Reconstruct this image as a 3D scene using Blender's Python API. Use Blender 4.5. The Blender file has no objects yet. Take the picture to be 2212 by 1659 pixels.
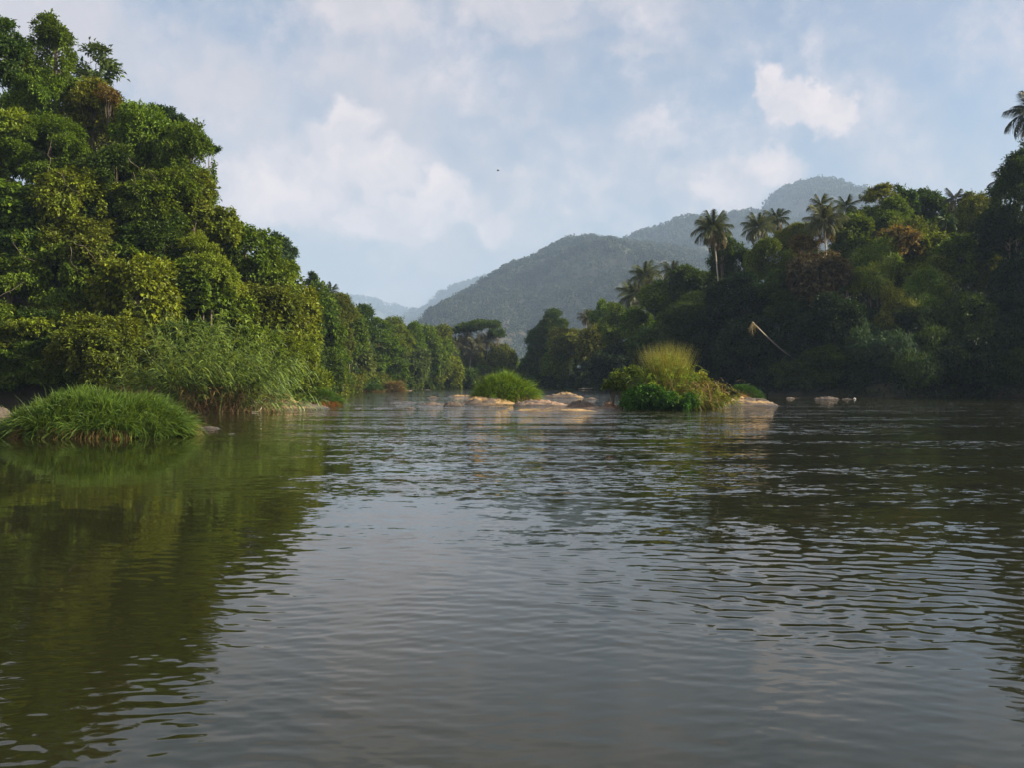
import bpy, math, random
import numpy as np
from mathutils import Vector, Matrix

random.seed(7)
R = math.radians
F = 2100.0            # focal length in reference pixels (reference picture 2212 wide)
CX, CY = 1106.0, 822.0
CAMZ = 2.5
scene = bpy.context.scene

def at(px, py, D):
    return np.array([(px - CX) / F * D, D, CAMZ + (CY - py) / F * D])

# ------------------------------------------------------------------ camera
cam = bpy.data.cameras.new("camera")
cam.sensor_width = 36
cam.lens = 36 * F / 2212
cam.clip_end = 20000
camo = bpy.data.objects.new("camera", cam)
scene.collection.objects.link(camo)
camo.location = (0, 0, CAMZ)
camo.rotation_euler = (R(90) - math.atan(7.5 / F), 0, 0)
scene.camera = camo

# ------------------------------------------------------------------ light
SUN_DIR = Vector((0.95, -0.14, 0.0)).normalized()
SUN_EL = R(27)
sd = Vector((SUN_DIR.x * math.cos(SUN_EL), SUN_DIR.y * math.cos(SUN_EL), math.sin(SUN_EL)))
sun = bpy.data.lights.new("sun", 'SUN')
sun.energy = 5.0
sun.angle = R(0.6)
sun.color = (1.0, 0.87, 0.68)
suno = bpy.data.objects.new("sun", sun)
scene.collection.objects.link(suno)
suno.location = (60, -60, 80)
suno.rotation_euler = sd.to_track_quat('Z', 'Y').to_euler()

scene.view_settings.view_transform = 'Standard'
scene.view_settings.look = 'None'
scene.view_settings.gamma = 1
scene.view_settings.exposure = 1.15
scene.render.engine = 'CYCLES'
cy = scene.cycles
cy.max_bounces = 6
cy.diffuse_bounces = 2
cy.glossy_bounces = 2
cy.transmission_bounces = 3
cy.transparent_max_bounces = 4
cy.volume_bounces = 0
cy.use_denoising = True
try:
    cy.denoiser = 'OPENIMAGEDENOISE'
    cy.denoising_input_passes = 'RGB_ALBEDO_NORMAL'
except Exception:
    pass
cy.sample_clamp_indirect = 4

# ------------------------------------------------------------------ node helper
class NT:
    def __init__(s, tree):
        s.t = tree; s.n = tree.nodes; s.l = tree.links
    def node(s, typ, **kw):
        nd = s.n.new(typ)
        for k, v in kw.items():
            setattr(nd, k, v)
        return nd
    def put(s, sock, v):
        if isinstance(v, bpy.types.NodeSocket):
            s.l.new(v, sock)
        elif v is not None:
            sock.default_value = v
    def math(s, op, a, b=None, c=None, clamp=False):
        nd = s.node('ShaderNodeMath', operation=op, use_clamp=clamp)
        s.put(nd.inputs[0], a)
        if b is not None: s.put(nd.inputs[1], b)
        if c is not None: s.put(nd.inputs[2], c)
        return nd.outputs[0]
    def vmath(s, op, a, b=None, scale=None):
        nd = s.node('ShaderNodeVectorMath', operation=op)
        s.put(nd.inputs[0], a)
        if b is not None: s.put(nd.inputs[1], b)
        if scale is not None: s.put(nd.inputs['Scale'], scale)
        return nd.outputs['Value'] if op in ('LENGTH', 'DOT_PRODUCT') else nd.outputs[0]
    def sep(s, v):
        nd = s.node('ShaderNodeSeparateXYZ'); s.put(nd.inputs[0], v); return nd.outputs
    def comb(s, x, y, z):
        nd = s.node('ShaderNodeCombineXYZ')
        s.put(nd.inputs[0], x); s.put(nd.inputs[1], y); s.put(nd.inputs[2], z)
        return nd.outputs[0]
    def noise(s, vec, scale, detail=4, rough=0.55, dist=0.0, color=False, dim='3D'):
        nd = s.node('ShaderNodeTexNoise', noise_dimensions=dim)
        s.put(nd.inputs['Vector'], vec)
        nd.inputs['Scale'].default_value = scale
        nd.inputs['Detail'].default_value = detail
        nd.inputs['Roughness'].default_value = rough
        nd.inputs['Distortion'].default_value = dist
        return nd.outputs['Color' if color else 'Fac']
    def smooth(s, v, a, b, lo=0.0, hi=1.0, kind='SMOOTHSTEP'):
        nd = s.node('ShaderNodeMapRange', interpolation_type=kind)
        s.put(nd.inputs[0], v)
        for i, x in enumerate((a, b, lo, hi)):
            s.put(nd.inputs[i + 1], x)
        return nd.outputs[0]
    def mix(s, f, a, b, blend='MIX'):
        nd = s.node('ShaderNodeMix', data_type='RGBA', blend_type=blend)
        s.put(nd.inputs[0], f)
        s.put(nd.inputs[6], a if not isinstance(a, tuple) else (*a[:3], 1))
        s.put(nd.inputs[7], b if not isinstance(b, tuple) else (*b[:3], 1))
        return nd.outputs[2]

# ------------------------------------------------------------------ sky
world = bpy.data.worlds.new("World")
scene.world = world
world.use_nodes = True
w = NT(world.node_tree)
w.n.clear()
sky = w.node('ShaderNodeTexSky', sky_type='NISHITA')
sky.sun_disc = False
sky.sun_elevation = SUN_EL
sky.sun_rotation = math.atan2(SUN_DIR.x, SUN_DIR.y)
sky.air_density = 1.0
sky.dust_density = 2.2
sky.ozone_density = 1.6
tc = w.node('ShaderNodeTexCoord')
dirv = w.vmath('NORMALIZE', tc.outputs['Generated'])
dx, dy, dz = w.sep(dirv)
az = w.math('ARCTAN2', dx, dy)
el = w.math('ARCSINE', dz)
base_v = w.comb(az, el, 0.0)
warp = w.vmath('SUBTRACT', w.noise(dirv, 7.0, 6, 0.6, color=True), (0.5, 0.5, 0.5))
warp2 = w.vmath('SUBTRACT', w.noise(dirv, 26.0, 5, 0.6, color=True), (0.5, 0.5, 0.5))
wv = w.vmath('ADD', base_v, w.vmath('MULTIPLY', warp, (0.10, 0.085, 0.0)))
wv = w.vmath('ADD', wv, w.vmath('MULTIPLY', warp2, (0.055, 0.05, 0.0)))

def blob_sum(blobs, vec, inner=0.0):
    acc = None
    for (px, py, sx, sy, amp) in blobs:
        a = math.atan((px - CX) / F)
        e = math.atan((CY - py) / F * math.cos(a))
        d = w.vmath('SUBTRACT', vec, (a, e, 0))
        d = w.vmath('MULTIPLY', d, (F / sx, F / sy, 0))
        L = w.vmath('LENGTH', d)
        g = w.smooth(L, inner, 1.0, amp, 0.0)
        acc = g if acc is None else w.math('SMOOTH_MAX', acc, g, 0.45)
    return acc

cumulus = [(765, 270, 95, 80, 1), (700, 330, 130, 110, .95), (560, 330, 130, 70, .62), (810, 360, 150, 110, 1),
           (620, 430, 230, 120, .9), (930, 415, 110, 75, .95), (1000, 450, 120, 80, .9), (1075, 495, 100, 60, .85),
           (860, 470, 260, 90, .8), (520, 400, 120, 90, .75), (640, 540, 300, 80, .35),
           (1672, 200, 66, 84, 1), (1712, 225, 80, 66, 1), (1778, 220, 50, 70, 1), (1815, 245, 74, 62, 1), (1745, 255, 150, 62, .95),
           (1435, 272, 75, 26, .5), (1420, 300, 190, 50, .48), (1650, 360, 110, 70, .8), (1690, 390, 120, 60, .8), (1580, 420, 150, 90, .62),
           (1010, 165, 75, 60, .34), (850, 190, 100, 50, .34), (1150, 370, 110, 60, .42), (1250, 245, 80, 40, .3), (1470, 400, 200, 80, .42)]
thin = [(120, 60, 420, 190, .95), (430, 190, 330, 170, .85), (800, 40, 260, 100, .95), (330, 420, 420, 180, .7),
        (1180, 60, 260, 55, .65), (1350, 110, 240, 45, .55), (1480, 140, 120, 40, .4), (1550, 20, 200, 40, .35),
        (700, 150, 300, 120, .6), (1400, 420, 450, 170, .55), (950, 560, 500, 160, .6), (2200, 40, 120, 130, .35),
        (600, 650, 700, 150, .3), (950, 660, 1000, 190, .5), (1150, -30, 620, 170, .75), (800, 300, 1000, 480, .62), (1900, 420, 500, 160, .3), (1900, 330, 300, 120, .18), (-500, 100, 600, 400, .9)]
cu = blob_sum(cumulus, wv, 0.15)
cu = w.math('ADD', cu, w.math('MULTIPLY', w.math('SUBTRACT', w.noise(dirv, 13.0, 7, 0.6), 0.5), 1.1))
cu = w.math('ADD', cu, w.math('MULTIPLY', w.math('SUBTRACT', w.noise(dirv, 42.0, 5, 0.6), 0.5), 0.5))
cum = w.smooth(cu, 0.16, 0.84)
th = blob_sum(thin, wv, 0.0)
gen = w.smooth(w.noise(w.vmath('MULTIPLY', dirv, (1, 1, 2.2)), 2.6, 6, 0.55), 0.32, 0.55, 0.25, 1.0)
genm = w.smooth(dz, 0.35, 0.45)           # broken cloud higher up and all round
th = w.math('MAXIMUM', th, w.math('MULTIPLY', gen, genm))
back = w.math('MULTIPLY', gen, w.smooth(dy, 0.55, 0.2))
th = w.math('MAXIMUM', th, back)
th = w.math('MULTIPLY', th, w.smooth(w.noise(wv, 9.0, 5, 0.6), 0.25, 0.75, 0.55, 1.25))
th = w.smooth(th, 0.02, 0.8)
bgs = w.node('ShaderNodeBackground'); w.put(bgs.inputs[0], sky.outputs[0]); bgs.inputs[1].default_value = 0.075
thick = w.noise(wv, 18.0, 5, 0.6)
cucol = w.mix(w.smooth(thick, 0.3, 0.7), (0.355, 0.328, 0.338), (0.500, 0.430, 0.412))
thcol = (0.330, 0.308, 0.322)
bgt = w.node('ShaderNodeBackground'); w.put(bgt.inputs[0], (*thcol, 1)); bgt.inputs[1].default_value = 0.95
bgc = w.node('ShaderNodeBackground'); w.put(bgc.inputs[0], cucol); bgc.inputs[1].default_value = 1.0
m1 = w.node('ShaderNodeMixShader'); w.put(m1.inputs[0], w.math('MULTIPLY', th, 0.95))
w.l.new(bgs.outputs[0], m1.inputs[1]); w.l.new(bgt.outputs[0], m1.inputs[2])
m2 = w.node('ShaderNodeMixShader'); w.put(m2.inputs[0], w.math('MULTIPLY', cum, 0.9))
w.l.new(m1.outputs[0], m2.inputs[1]); w.l.new(bgc.outputs[0], m2.inputs[2])
wo = w.node('ShaderNodeOutputWorld'); w.l.new(m2.outputs[0], wo.inputs[0])

# ------------------------------------------------------------------ materials
def new_mat(name):
    m = bpy.data.materials.new(name)
    m.use_nodes = True
    t = NT(m.node_tree)
    t.n.clear()
    out = t.node('ShaderNodeOutputMaterial')
    return m, t, out

def leaf_material(name, trans=0.3, rough=0.5, var=(0.40, 1.75), yellow=(1.35, 1.15, 0.5), yfrom=0.8, clump=0.45):
    m, t, out = new_mat(name)
    oi = t.node('ShaderNodeObjectInfo')
    geo = t.node('ShaderNodeNewGeometry')
    rnd = geo.outputs['Random Per Island']
    wn = t.node('ShaderNodeTexWhiteNoise', noise_dimensions='1D'); t.put(wn.inputs['W'], t.math('MULTIPLY', rnd, 913.7))
    k = t.smooth(rnd, 0, 1, var[0], var[1], 'LINEAR')
    col = t.vmath('SCALE', oi.outputs['Color'], scale=k)
    ycol = t.vmath('MULTIPLY', col, yellow)
    col = t.mix(t.smooth(wn.outputs['Value'], yfrom, 1.0, 0, 0.85), col, ycol)
    tco = t.node('ShaderNodeTexCoord')
    nz = t.noise(tco.outputs['Object'], clump, 3, 0.6)
    col = t.mix(t.smooth(nz, 0.35, 0.7, 0, 0.55), col, t.vmath('MULTIPLY', col, (0.62, 0.78, 0.85)))
    p = t.node('ShaderNodeBsdfPrincipled')
    t.put(p.inputs['Base Color'], col); p.inputs['Roughness'].default_value = rough
    p.inputs['Specular IOR Level'].default_value = 0.22
    tr = t.node('ShaderNodeBsdfTranslucent')
    t.put(tr.inputs[0], t.vmath('MULTIPLY', col, (1.5, 1.35, 0.5)))
    mx = t.node('ShaderNodeMixShader'); mx.inputs[0].default_value = trans
    t.l.new(p.outputs[0], mx.inputs[1]); t.l.new(tr.outputs[0], mx.inputs[2])
    t.l.new(mx.outputs[0], out.inputs[0])
    return m

M_LEAF = leaf_material('leaf')
M_GRASS = leaf_material('grass_blade', 0.35, 0.45, (0.4, 1.6), (1.35, 1.1, 0.6), 0.8, 1.2)
M_DRY = leaf_material('dry_blade', 0.2, 0.7, (0.5, 1.3), (1.2, 0.95, 0.7), 0.6, 1.5)
M_PALM = leaf_material('palm_leaf', 0.25, 0.35, (0.7, 1.3), (1.5, 1.2, 0.6), 0.8, 0.8)

def simple_mat(name, c1, c2, scale, rough=0.85, bump=0.0, stretch=(1, 1, 1), lo=0.35, hi=0.65):
    m, t, out = new_mat(name)
    tco = t.node('ShaderNodeTexCoord')
    v = t.vmath('MULTIPLY', tco.outputs['Object'], stretch)
    n = t.noise(v, scale, 6, 0.6)
    p = t.node('ShaderNodeBsdfPrincipled')
    t.put(p.inputs['Base Color'], t.mix(t.smooth(n, lo, hi), c1, c2))
    p.inputs['Roughness'].default_value = rough
    if bump:
        b = t.node('ShaderNodeBump'); b.inputs['Strength'].default_value = bump
        t.put(b.inputs['Height'], n); t.l.new(b.outputs[0], p.inputs['Normal'])
    t.l.new(p.outputs[0], out.inputs[0])
    return m

M_HILLLEAF = leaf_material('hill_leaf', 0.15, 0.7, (0.88, 1.08), (1.1, 1.0, .8), 0.9, 0.006)
M_BARK = simple_mat('bark', (0.10, 0.075, 0.05), (0.24, 0.2, 0.15), 3.0, bump=0.5, stretch=(1, 1, 0.3))
M_PALEBARK = simple_mat('pale_bark', (0.30, 0.26, 0.19), (0.48, 0.44, 0.36), 4.0, bump=0.4, stretch=(1, 1, 3))
M_SOIL = simple_mat('leaf_litter', (0.014, 0.016, 0.008), (0.035, 0.032, 0.016), 0.4, bump=0.3)
M_MOUND = simple_mat('mound_soil', (0.05, 0.045, 0.02), (0.10, 0.06, 0.03), 2.0, bump=0.3)
M_HILL = simple_mat('hill_wood', (0.03, 0.05, 0.022), (0.075, 0.065, 0.03), 0.006, bump=0.0)
M_BIRD = simple_mat('dark_feather', (0.02, 0.02, 0.02), (0.05, 0.05, 0.05), 20)
M_COCONUT = simple_mat('coconut_husk', (0.12, 0.12, 0.03), (0.22, 0.16, 0.05), 5)

def rock_mat():
    m, t, out = new_mat('river_rock')
    tco = t.node('ShaderNodeTexCoord'); oi = t.node('ShaderNodeObjectInfo')
    geo = t.node('ShaderNodeNewGeometry')
    P = geo.outputs['Position']; px, py, pz = t.sep(P)
    off = t.vmath('ADD', P, t.comb(t.math('MULTIPLY', oi.outputs['Random'], 90), 0.0, 0.0))
    n1 = t.noise(t.vmath('MULTIPLY', off, (0.22, 0.3, 1.0)), 1.0, 7, 0.65)
    n2 = t.noise(off, 6.0, 5, 0.6)
    n3 = t.noise(t.vmath('MULTIPLY', off, (0.5, 0.5, 5)), 1.2, 5, 0.6)
    tan = t.mix(n2, t.vmath('MULTIPLY', oi.outputs['Color'], (0.75, 0.72, 0.7)), t.vmath('MULTIPLY', oi.outputs['Color'], (1.3, 1.25, 1.2)))
    col = t.mix(t.smooth(n1, 0.46, 0.56), (0.10, 0.078, 0.058), tan)
    col = t.mix(t.smooth(n3, 0.58, 0.68, 0, 0.8), col, (0.05, 0.042, 0.035))
    wet = t.smooth(t.math('ADD', pz, t.math('MULTIPLY', n2, 0.06)), 0.06, 0.17, 1, 0)
    col = t.mix(t.math('MULTIPLY', wet, 0.7), col, (0.03, 0.025, 0.015))
    p = t.node('ShaderNodeBsdfPrincipled')
    t.put(p.inputs['Base Color'], col)
    t.put(p.inputs['Roughness'], t.smooth(wet, 0, 1, 0.8, 0.25))
    b = t.node('ShaderNodeBump'); b.inputs['Strength'].default_value = 0.6; b.inputs['Distance'].default_value = 0.08
    t.put(b.inputs['Height'], t.math('ADD', n2, t.math('MULTIPLY', n3, 0.5))); t.l.new(b.outputs[0], p.inputs['Normal'])
    t.l.new(p.outputs[0], out.inputs[0])
    return m
M_ROCK = rock_mat()

def water_mat():
    m, t, out = new_mat('river_water')
    geo = t.node('ShaderNodeNewGeometry')
    P = geo.outputs['Position']; px, py, pz = t.sep(P)
    dist = t.vmath('LENGTH', t.comb(px, py, 0))
    # slope field: short crests lying across the stream
    pa = t.vmath('MULTIPLY', P, (0.75, 1.0, 0.0))
    s1 = t.vmath('SUBTRACT', t.noise(pa, 5.0, 4, 0.6, 0.3, color=True), (0.5, 0.5, 0.5))
    s2 = t.vmath('SUBTRACT', t.noise(t.vmath('MULTIPLY', P, (0.5, 1.0, 0.0)), 1.7, 4, 0.6, 0.4, color=True), (0.5, 0.5, 0.5))
    sl = t.vmath('ADD', t.vmath('MULTIPLY', s1, (0.5, 1.0, 0)), t.vmath('MULTIPLY', s2, (0.4, 0.8, 0)))
    # ruffled and calm bands
    band = t.noise(t.vmath('MULTIPLY', P, (0.05, 0.30, 0.0)), 1.0, 5, 0.6, 0.6)
    band = t.smooth(band, 0.44, 0.56, t.smooth(dist, 15, 40, .38, .14), 1.0)
    side = t.smooth(t.math('ADD', px, t.math('MULTIPLY', py, 0.28)), -3.0, 5.0, 0.10, 1.0)
    farr = t.smooth(dist, 7.0, 24.0, 0.0, 1.0)
    veryfar = t.smooth(dist, 22.0, 85.0, 1.0, 3.4)
    amp = t.math('MULTIPLY', t.math('MULTIPLY', band, side), t.math('MULTIPLY', farr, veryfar))
    amp = t.math('MULTIPLY', amp, 0.50)
    nrm = t.vmath('NORMALIZE', t.vmath('ADD', geo.outputs['Normal'], t.vmath('SCALE', sl, scale=amp)))
    p = t.node('ShaderNodeBsdfPrincipled')
    murk = t.noise(t.vmath('MULTIPLY', P, (0.2, 0.2, 0)), 1.0, 3, 0.5)
    t.put(p.inputs['Base Color'], t.mix(murk, (0.014, 0.016, 0.004), (0.020, 0.020, 0.009)))
    p.inputs['Roughness'].default_value = 0.035
    p.inputs['IOR'].default_value = 1.333
    t.put(p.inputs['Normal'], nrm)
    t.l.new(p.outputs[0], out.inputs[0])
    return m
M_WATER = water_mat()

# ------------------------------------------------------------------ mesh helpers
def mesh_np(name, V, Q, mats, smooth=False, mat_idx=None):
    me = bpy.data.meshes.new(name)
    V = np.asarray(V, dtype=np.float32).reshape(-1, 3)
    Q = np.asarray(Q, dtype=np.int32)
    k = Q.shape[1]
    me.vertices.add(len(V)); me.vertices.foreach_set('co', V.ravel())
    me.loops.add(Q.size); me.loops.foreach_set('vertex_index', Q.ravel())
    me.polygons.add(len(Q)); me.polygons.foreach_set('loop_start', np.arange(0, Q.size, k, dtype=np.int32))
    if mat_idx is not None:
        me.polygons.foreach_set('material_index', np.asarray(mat_idx, dtype=np.int32))
    me.polygons.foreach_set('use_smooth', np.full(len(Q), smooth, dtype=bool))
    me.update(calc_edges=True)
    for m in (mats if isinstance(mats, (list, tuple)) else [mats]):
        me.materials.append(m)
    return me

def link(name, data, parent=None, loc=None):
    o = bpy.data.objects.new(name, data)
    scene.collection.objects.link(o)
    if parent is not None:
        o.parent = parent
    if loc is not None:
        o.location = tuple(float(c) for c in loc)
    return o

def tag(o, label=None, cat=None, group=None, kind=None):
    if label: o['label'] = label
    if cat: o['category'] = cat
    if group: o['group'] = group
    if kind: o['kind'] = kind
    return o

def norm(a):
    return a / np.maximum(np.linalg.norm(a, axis=-1, keepdims=True), 1e-9)

def leaf_quads(P, d, n, L, W, droop=0.15):
    d = norm(d); s = norm(np.cross(d, n)); n = np.cross(s, d)
    L = L[:, None]; W = W[:, None]
    a = P
    b = P + d * L * .45 + s * W * .5 + n * W * .18
    t = P + d * L - n * L * droop
    c = P + d * L * .45 - s * W * .5 + n * W * .18
    V = np.stack([a, b, t, c], 1).reshape(-1, 3)
    return V, np.arange(len(P) * 4).reshape(-1, 4)

def blades(P, d, L, W, bend, nseg=3, rng=None, wind=None):
    """tapered strips that arch over; bend = drop as a share of the length"""
    N = len(P)
    d = norm(d)
    side = norm(np.cross(d, np.array([0, 0, 1.0])) + rng.normal(0, .5, (N, 3)))
    rows = []
    for k in range(nseg + 1):
        u = k / nseg
        c = P + d * (L * u)[:, None]
        c = c + np.array([0, 0, -1.0]) * (L * bend * u * u)[:, None]
        if wind is not None:
            c = c + wind * (L * u * u)[:, None]
        wd = (W * (1 - u * 0.92) * .5)[:, None]
        rows.append(np.stack([c - side * wd, c + side * wd], 1))
    V = np.stack(rows, 1)              # N, nseg+1, 2, 3
    base = np.arange(N)[:, None] * (nseg + 1) * 2
    qs = []
    for k in range(nseg):
        a = base + k * 2
        qs.append(np.concatenate([a, a + 1, a + 3, a + 2], 1))
    Q = np.stack(qs, 1).reshape(-1, 4)
    return V.reshape(-1, 3), Q

def tube(pts, rad, sides=7):
    pts = np.asarray(pts, float); n = len(pts)
    rad = np.asarray(rad, float)
    T = np.gradient(pts, axis=0); T = norm(T)
    up = np.array([0.13, 0.97, 0.2]) if abs(T[0][2]) > .7 else np.array([0, 0, 1.0])
    X = norm(np.cross(T, up)); Y = np.cross(T, X)
    a = np.linspace(0, 2 * np.pi, sides, endpoint=False)
    ring = X[:, None] * np.cos(a)[None, :, None] + Y[:, None] * np.sin(a)[None, :, None]
    V = (pts[:, None] + ring * rad[:, None, None]).reshape(-1, 3)
    Q = []
    for i in range(n - 1):
        for j in range(sides):
            k = (j + 1) % sides
            Q.append((i * sides + j, i * sides + k, (i + 1) * sides + k, (i + 1) * sides + j))
    return V, np.array(Q)

def merge(parts):
    Vs, Qs, o = [], [], 0
    for V, Q in parts:
        Vs.append(V); Qs.append(Q + o); o += len(V)
    return np.concatenate(Vs), np.concatenate(Qs)

# value noise (numpy)
def _h(ix, iy, seed):
    x = (ix.astype(np.int64) * 374761393 + iy.astype(np.int64) * 668265263 + seed * 982451653) & 0x7fffffff
    x = ((x ^ (x >> 13)) * 1274126177) & 0x7fffffff
    return ((x ^ (x >> 16)) & 0xffff) / 65535.0
def vnoise(x, y, seed=0):
    ix = np.floor(x); iy = np.floor(y); fx = x - ix; fy = y - iy
    fx = fx * fx * (3 - 2 * fx); fy = fy * fy * (3 - 2 * fy)
    a = _h(ix, iy, seed); b = _h(ix + 1, iy, seed); c = _h(ix, iy + 1, seed); d = _h(ix + 1, iy + 1, seed)
    return (a * (1 - fx) + b * fx) * (1 - fy) + (c * (1 - fx) + d * fx) * fy
def fbm(x, y, seed=0, octv=5, gain=.5):
    s = 0; a = 1; tot = 0
    for k in range(octv):
        s = s + a * vnoise(x, y, seed + k * 17); tot += a; a *= gain; x = x * 2.03 + 5.1; y = y * 2.03 + 1.7
    return s / tot
def sstep(x, a, b):
    t = np.clip((x - a) / (b - a), 0, 1); return t * t * (3 - 2 * t)

# ------------------------------------------------------------------ land
LEFT = [(-70, -80), (-66, 0), (-60, 45), (-50, 74), (-43, 84), (-33, 80), (-25, 83), (-20, 93), (-21, 108), (-28, 140), (-33, 187),
        (-31, 230), (-27, 255), (-16, 284), (-6, 300)]
RIGHT = [(2, 304), (8, 292), (21, 270), (25, 240), (30, 195), (36, 172), (46, 152), (58, 144), (72, 144), (84, 138), (96, 110), (104, 60), (104, -80)]
POLY = np.array(LEFT + RIGHT, float)
def river_dist(x, y):
    """signed distance: positive on land, negative in the river"""
    x = np.asarray(x, float); y = np.asarray(y, float)
    best = np.full(x.shape, 1e9); inside = np.zeros(x.shape, bool)
    n = len(POLY)
    for i in range(n):
        ax, ay = POLY[i]; bx, by = POLY[(i + 1) % n]
        ex, ey = bx - ax, by - ay
        t = np.clip(((x - ax) * ex + (y - ay) * ey) / (ex * ex + ey * ey), 0, 1)
        dd = np.hypot(x - ax - t * ex, y - ay - t * ey)
        best = np.minimum(best, dd)
        cond = ((ay > y) != (by > y)) & (x < (bx - ax) * (y - ay) / (by - ay + 1e-12) + ax)
        inside ^= cond
    return np.where(inside, -best, best)
CRPX = [-900, 0, 150, 250, 350, 450, 560, 650, 750, 900, 1050, 1150, 1220, 1300, 1400, 1500, 1600, 1800, 2000, 2212, 3200]
CRZ = [29, 29, 27, 22, 18, 13, 7.5, 4.5, 3.5, 3, 2, 2, 3, 6, 9, 15, 19, 23, 24, 22, 22]
def ground_z(x, y):
    x = np.asarray(x, float); y = np.asarray(y, float)
    d = river_dist(x, y)
    px = CX + F * x / np.maximum(y, 40)
    crest = np.interp(px, CRPX, CRZ)
    crest = crest * (1 - sstep(y, 330, 500)) + 2 * sstep(y, 330, 500)
    z = 0.35 + crest * sstep(d, -8, 46) * np.where(d > 0, 1, 0) + 0.5 * fbm(x * .2, y * .2, 3, 3)
    z = z - 0.4 * (1 - sstep(d, 0, 2.5))
    z = np.where(d < 0, -1.6 + 1.6 * sstep(-d, 3.0, 0), z)
    return z

def gz(x, y):
    return float(ground_z(np.array([x]), np.array([y]))[0])

xs = np.concatenate([-np.geomspace(6000, 132, 22), np.arange(-130, 132, 2.0), np.geomspace(134, 6000, 22)])
ys = np.concatenate([np.linspace(-300, -70, 8), np.arange(-64, 360, 2.0), np.geomspace(364, 9000, 26)])
GX, GY = np.meshgrid(xs, ys)
GZ = ground_z(GX, GY)
V = np.stack([GX, GY, GZ], -1).reshape(-1, 3)
nx, ny = len(xs), len(ys)
i, j = np.meshgrid(np.arange(nx - 1), np.arange(ny - 1))
a = (j * nx + i).ravel()
grid_q = np.stack([a, a + 1, a + nx + 1, a + nx], 1)
tag(link('ground', mesh_np('ground', V, grid_q, M_SOIL, True)), kind='structure')

# ------------------------------------------------------------------ water: a real rippled sheet, finest near the viewer
rows = [3.0]
while rows[-1] < 48:
    rows.append(rows[-1] + min(max(rows[-1] ** 2 / 3200, 0.008), 0.12))
rows = np.array(rows)
ext = np.geomspace(rows[-1] + .5, 9000, 90)
ys = np.concatenate([[-300, -80, -20, 0, 2], rows, ext])
cols = np.linspace(-0.66, 0.66, 760)
cols = np.concatenate([[-900, -60, -8, -2, -.9], cols, [.9, 2, 8, 60, 900]])
yy = np.maximum(ys, 3.0)
WX = cols[None, :] * np.minimum(yy, 60)[:, None] * np.where(np.abs(cols) < .8, yy / np.minimum(yy, 60), 0)[:1][0][None, :] if False else cols[None, :] * yy[:, None]
WX = np.clip(WX, -6000, 6000)
# keep outer columns ordered once clipped
WY = np.repeat(ys[:, None], len(cols), 1)
rng = np.random.default_rng(11)
H = np.zeros_like(WX)
core = (WY > 3.5) & (WY < 49) & (np.abs(WX) < .7 * WY)
x = WX[core]; y = WY[core]
hh = np.zeros(len(x))
wx = x + 0.25 * (fbm(x * .5, y * .5, 40, 2) - .5); wy = y + 0.35 * (fbm(x * .4, y * .4, 50, 2) - .5)
for lam, amp, n in ((1.2, .0006, 8), (0.60, .0008, 14), (.33, .0009, 20), (.21, .00062, 22), (.13, .00032, 18)):
    for k in range(n):
        th = rng.normal(0.12, 0.48); l = lam * rng.uniform(.75, 1.35)
        kx, ky = math.sin(th) * 2 * math.pi / l, math.cos(th) * 2 * math.pi / l
        fade = sstep(l / np.maximum(y * y / 2400, .01), 1.6, 4.0)
        hh += amp * l / lam * math.sqrt(8 / n) * fade * np.sin(kx * wx + ky * wy + rng.uniform(0, 6.28))
s = x + 0.30 * y + 2.2 * (fbm(x * .18, y * .18, 60, 3) - .5)
side = 0.13 + 0.25 * sstep(s, -2.5, .6)
rightm = 0.62 * sstep(x - .05 * y, -1, 4.0) * (.25 + .75 * sstep(y, 8, 12.5))
nearl = .6 * sstep(y, 9.8, 6.5) * sstep(x, .5, -2)
patch = 0.55 + 0.9 * sstep(fbm(x * .22, y * .42, 70, 4), .35, .65)
calm = 1 - 0.45 * sstep(fbm(x * .15 + 4, y * .3, 90, 3), .5, .7) * sstep(y, 13, 7)
hh *= .85 * (side + rightm + nearl) * patch * calm * sstep(y, 48, 34)
H[core] = hh
V = np.stack([WX, WY, H], -1).reshape(-1, 3)
nx, ny = len(cols), len(ys)
i, j = np.meshgrid(np.arange(nx - 1), np.arange(ny - 1))
a = (j * nx + i).ravel()
q = np.stack([a, a + 1, a + nx + 1, a + nx], 1)
ok = np.abs(V[q[:, 0], 0] - V[q[:, 1], 0]) + np.abs(V[q[:, 2], 0] - V[q[:, 3], 0]) > 1e-6
tag(link('river', mesh_np('river', V, q[ok], M_WATER, True)), kind='structure')

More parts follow.
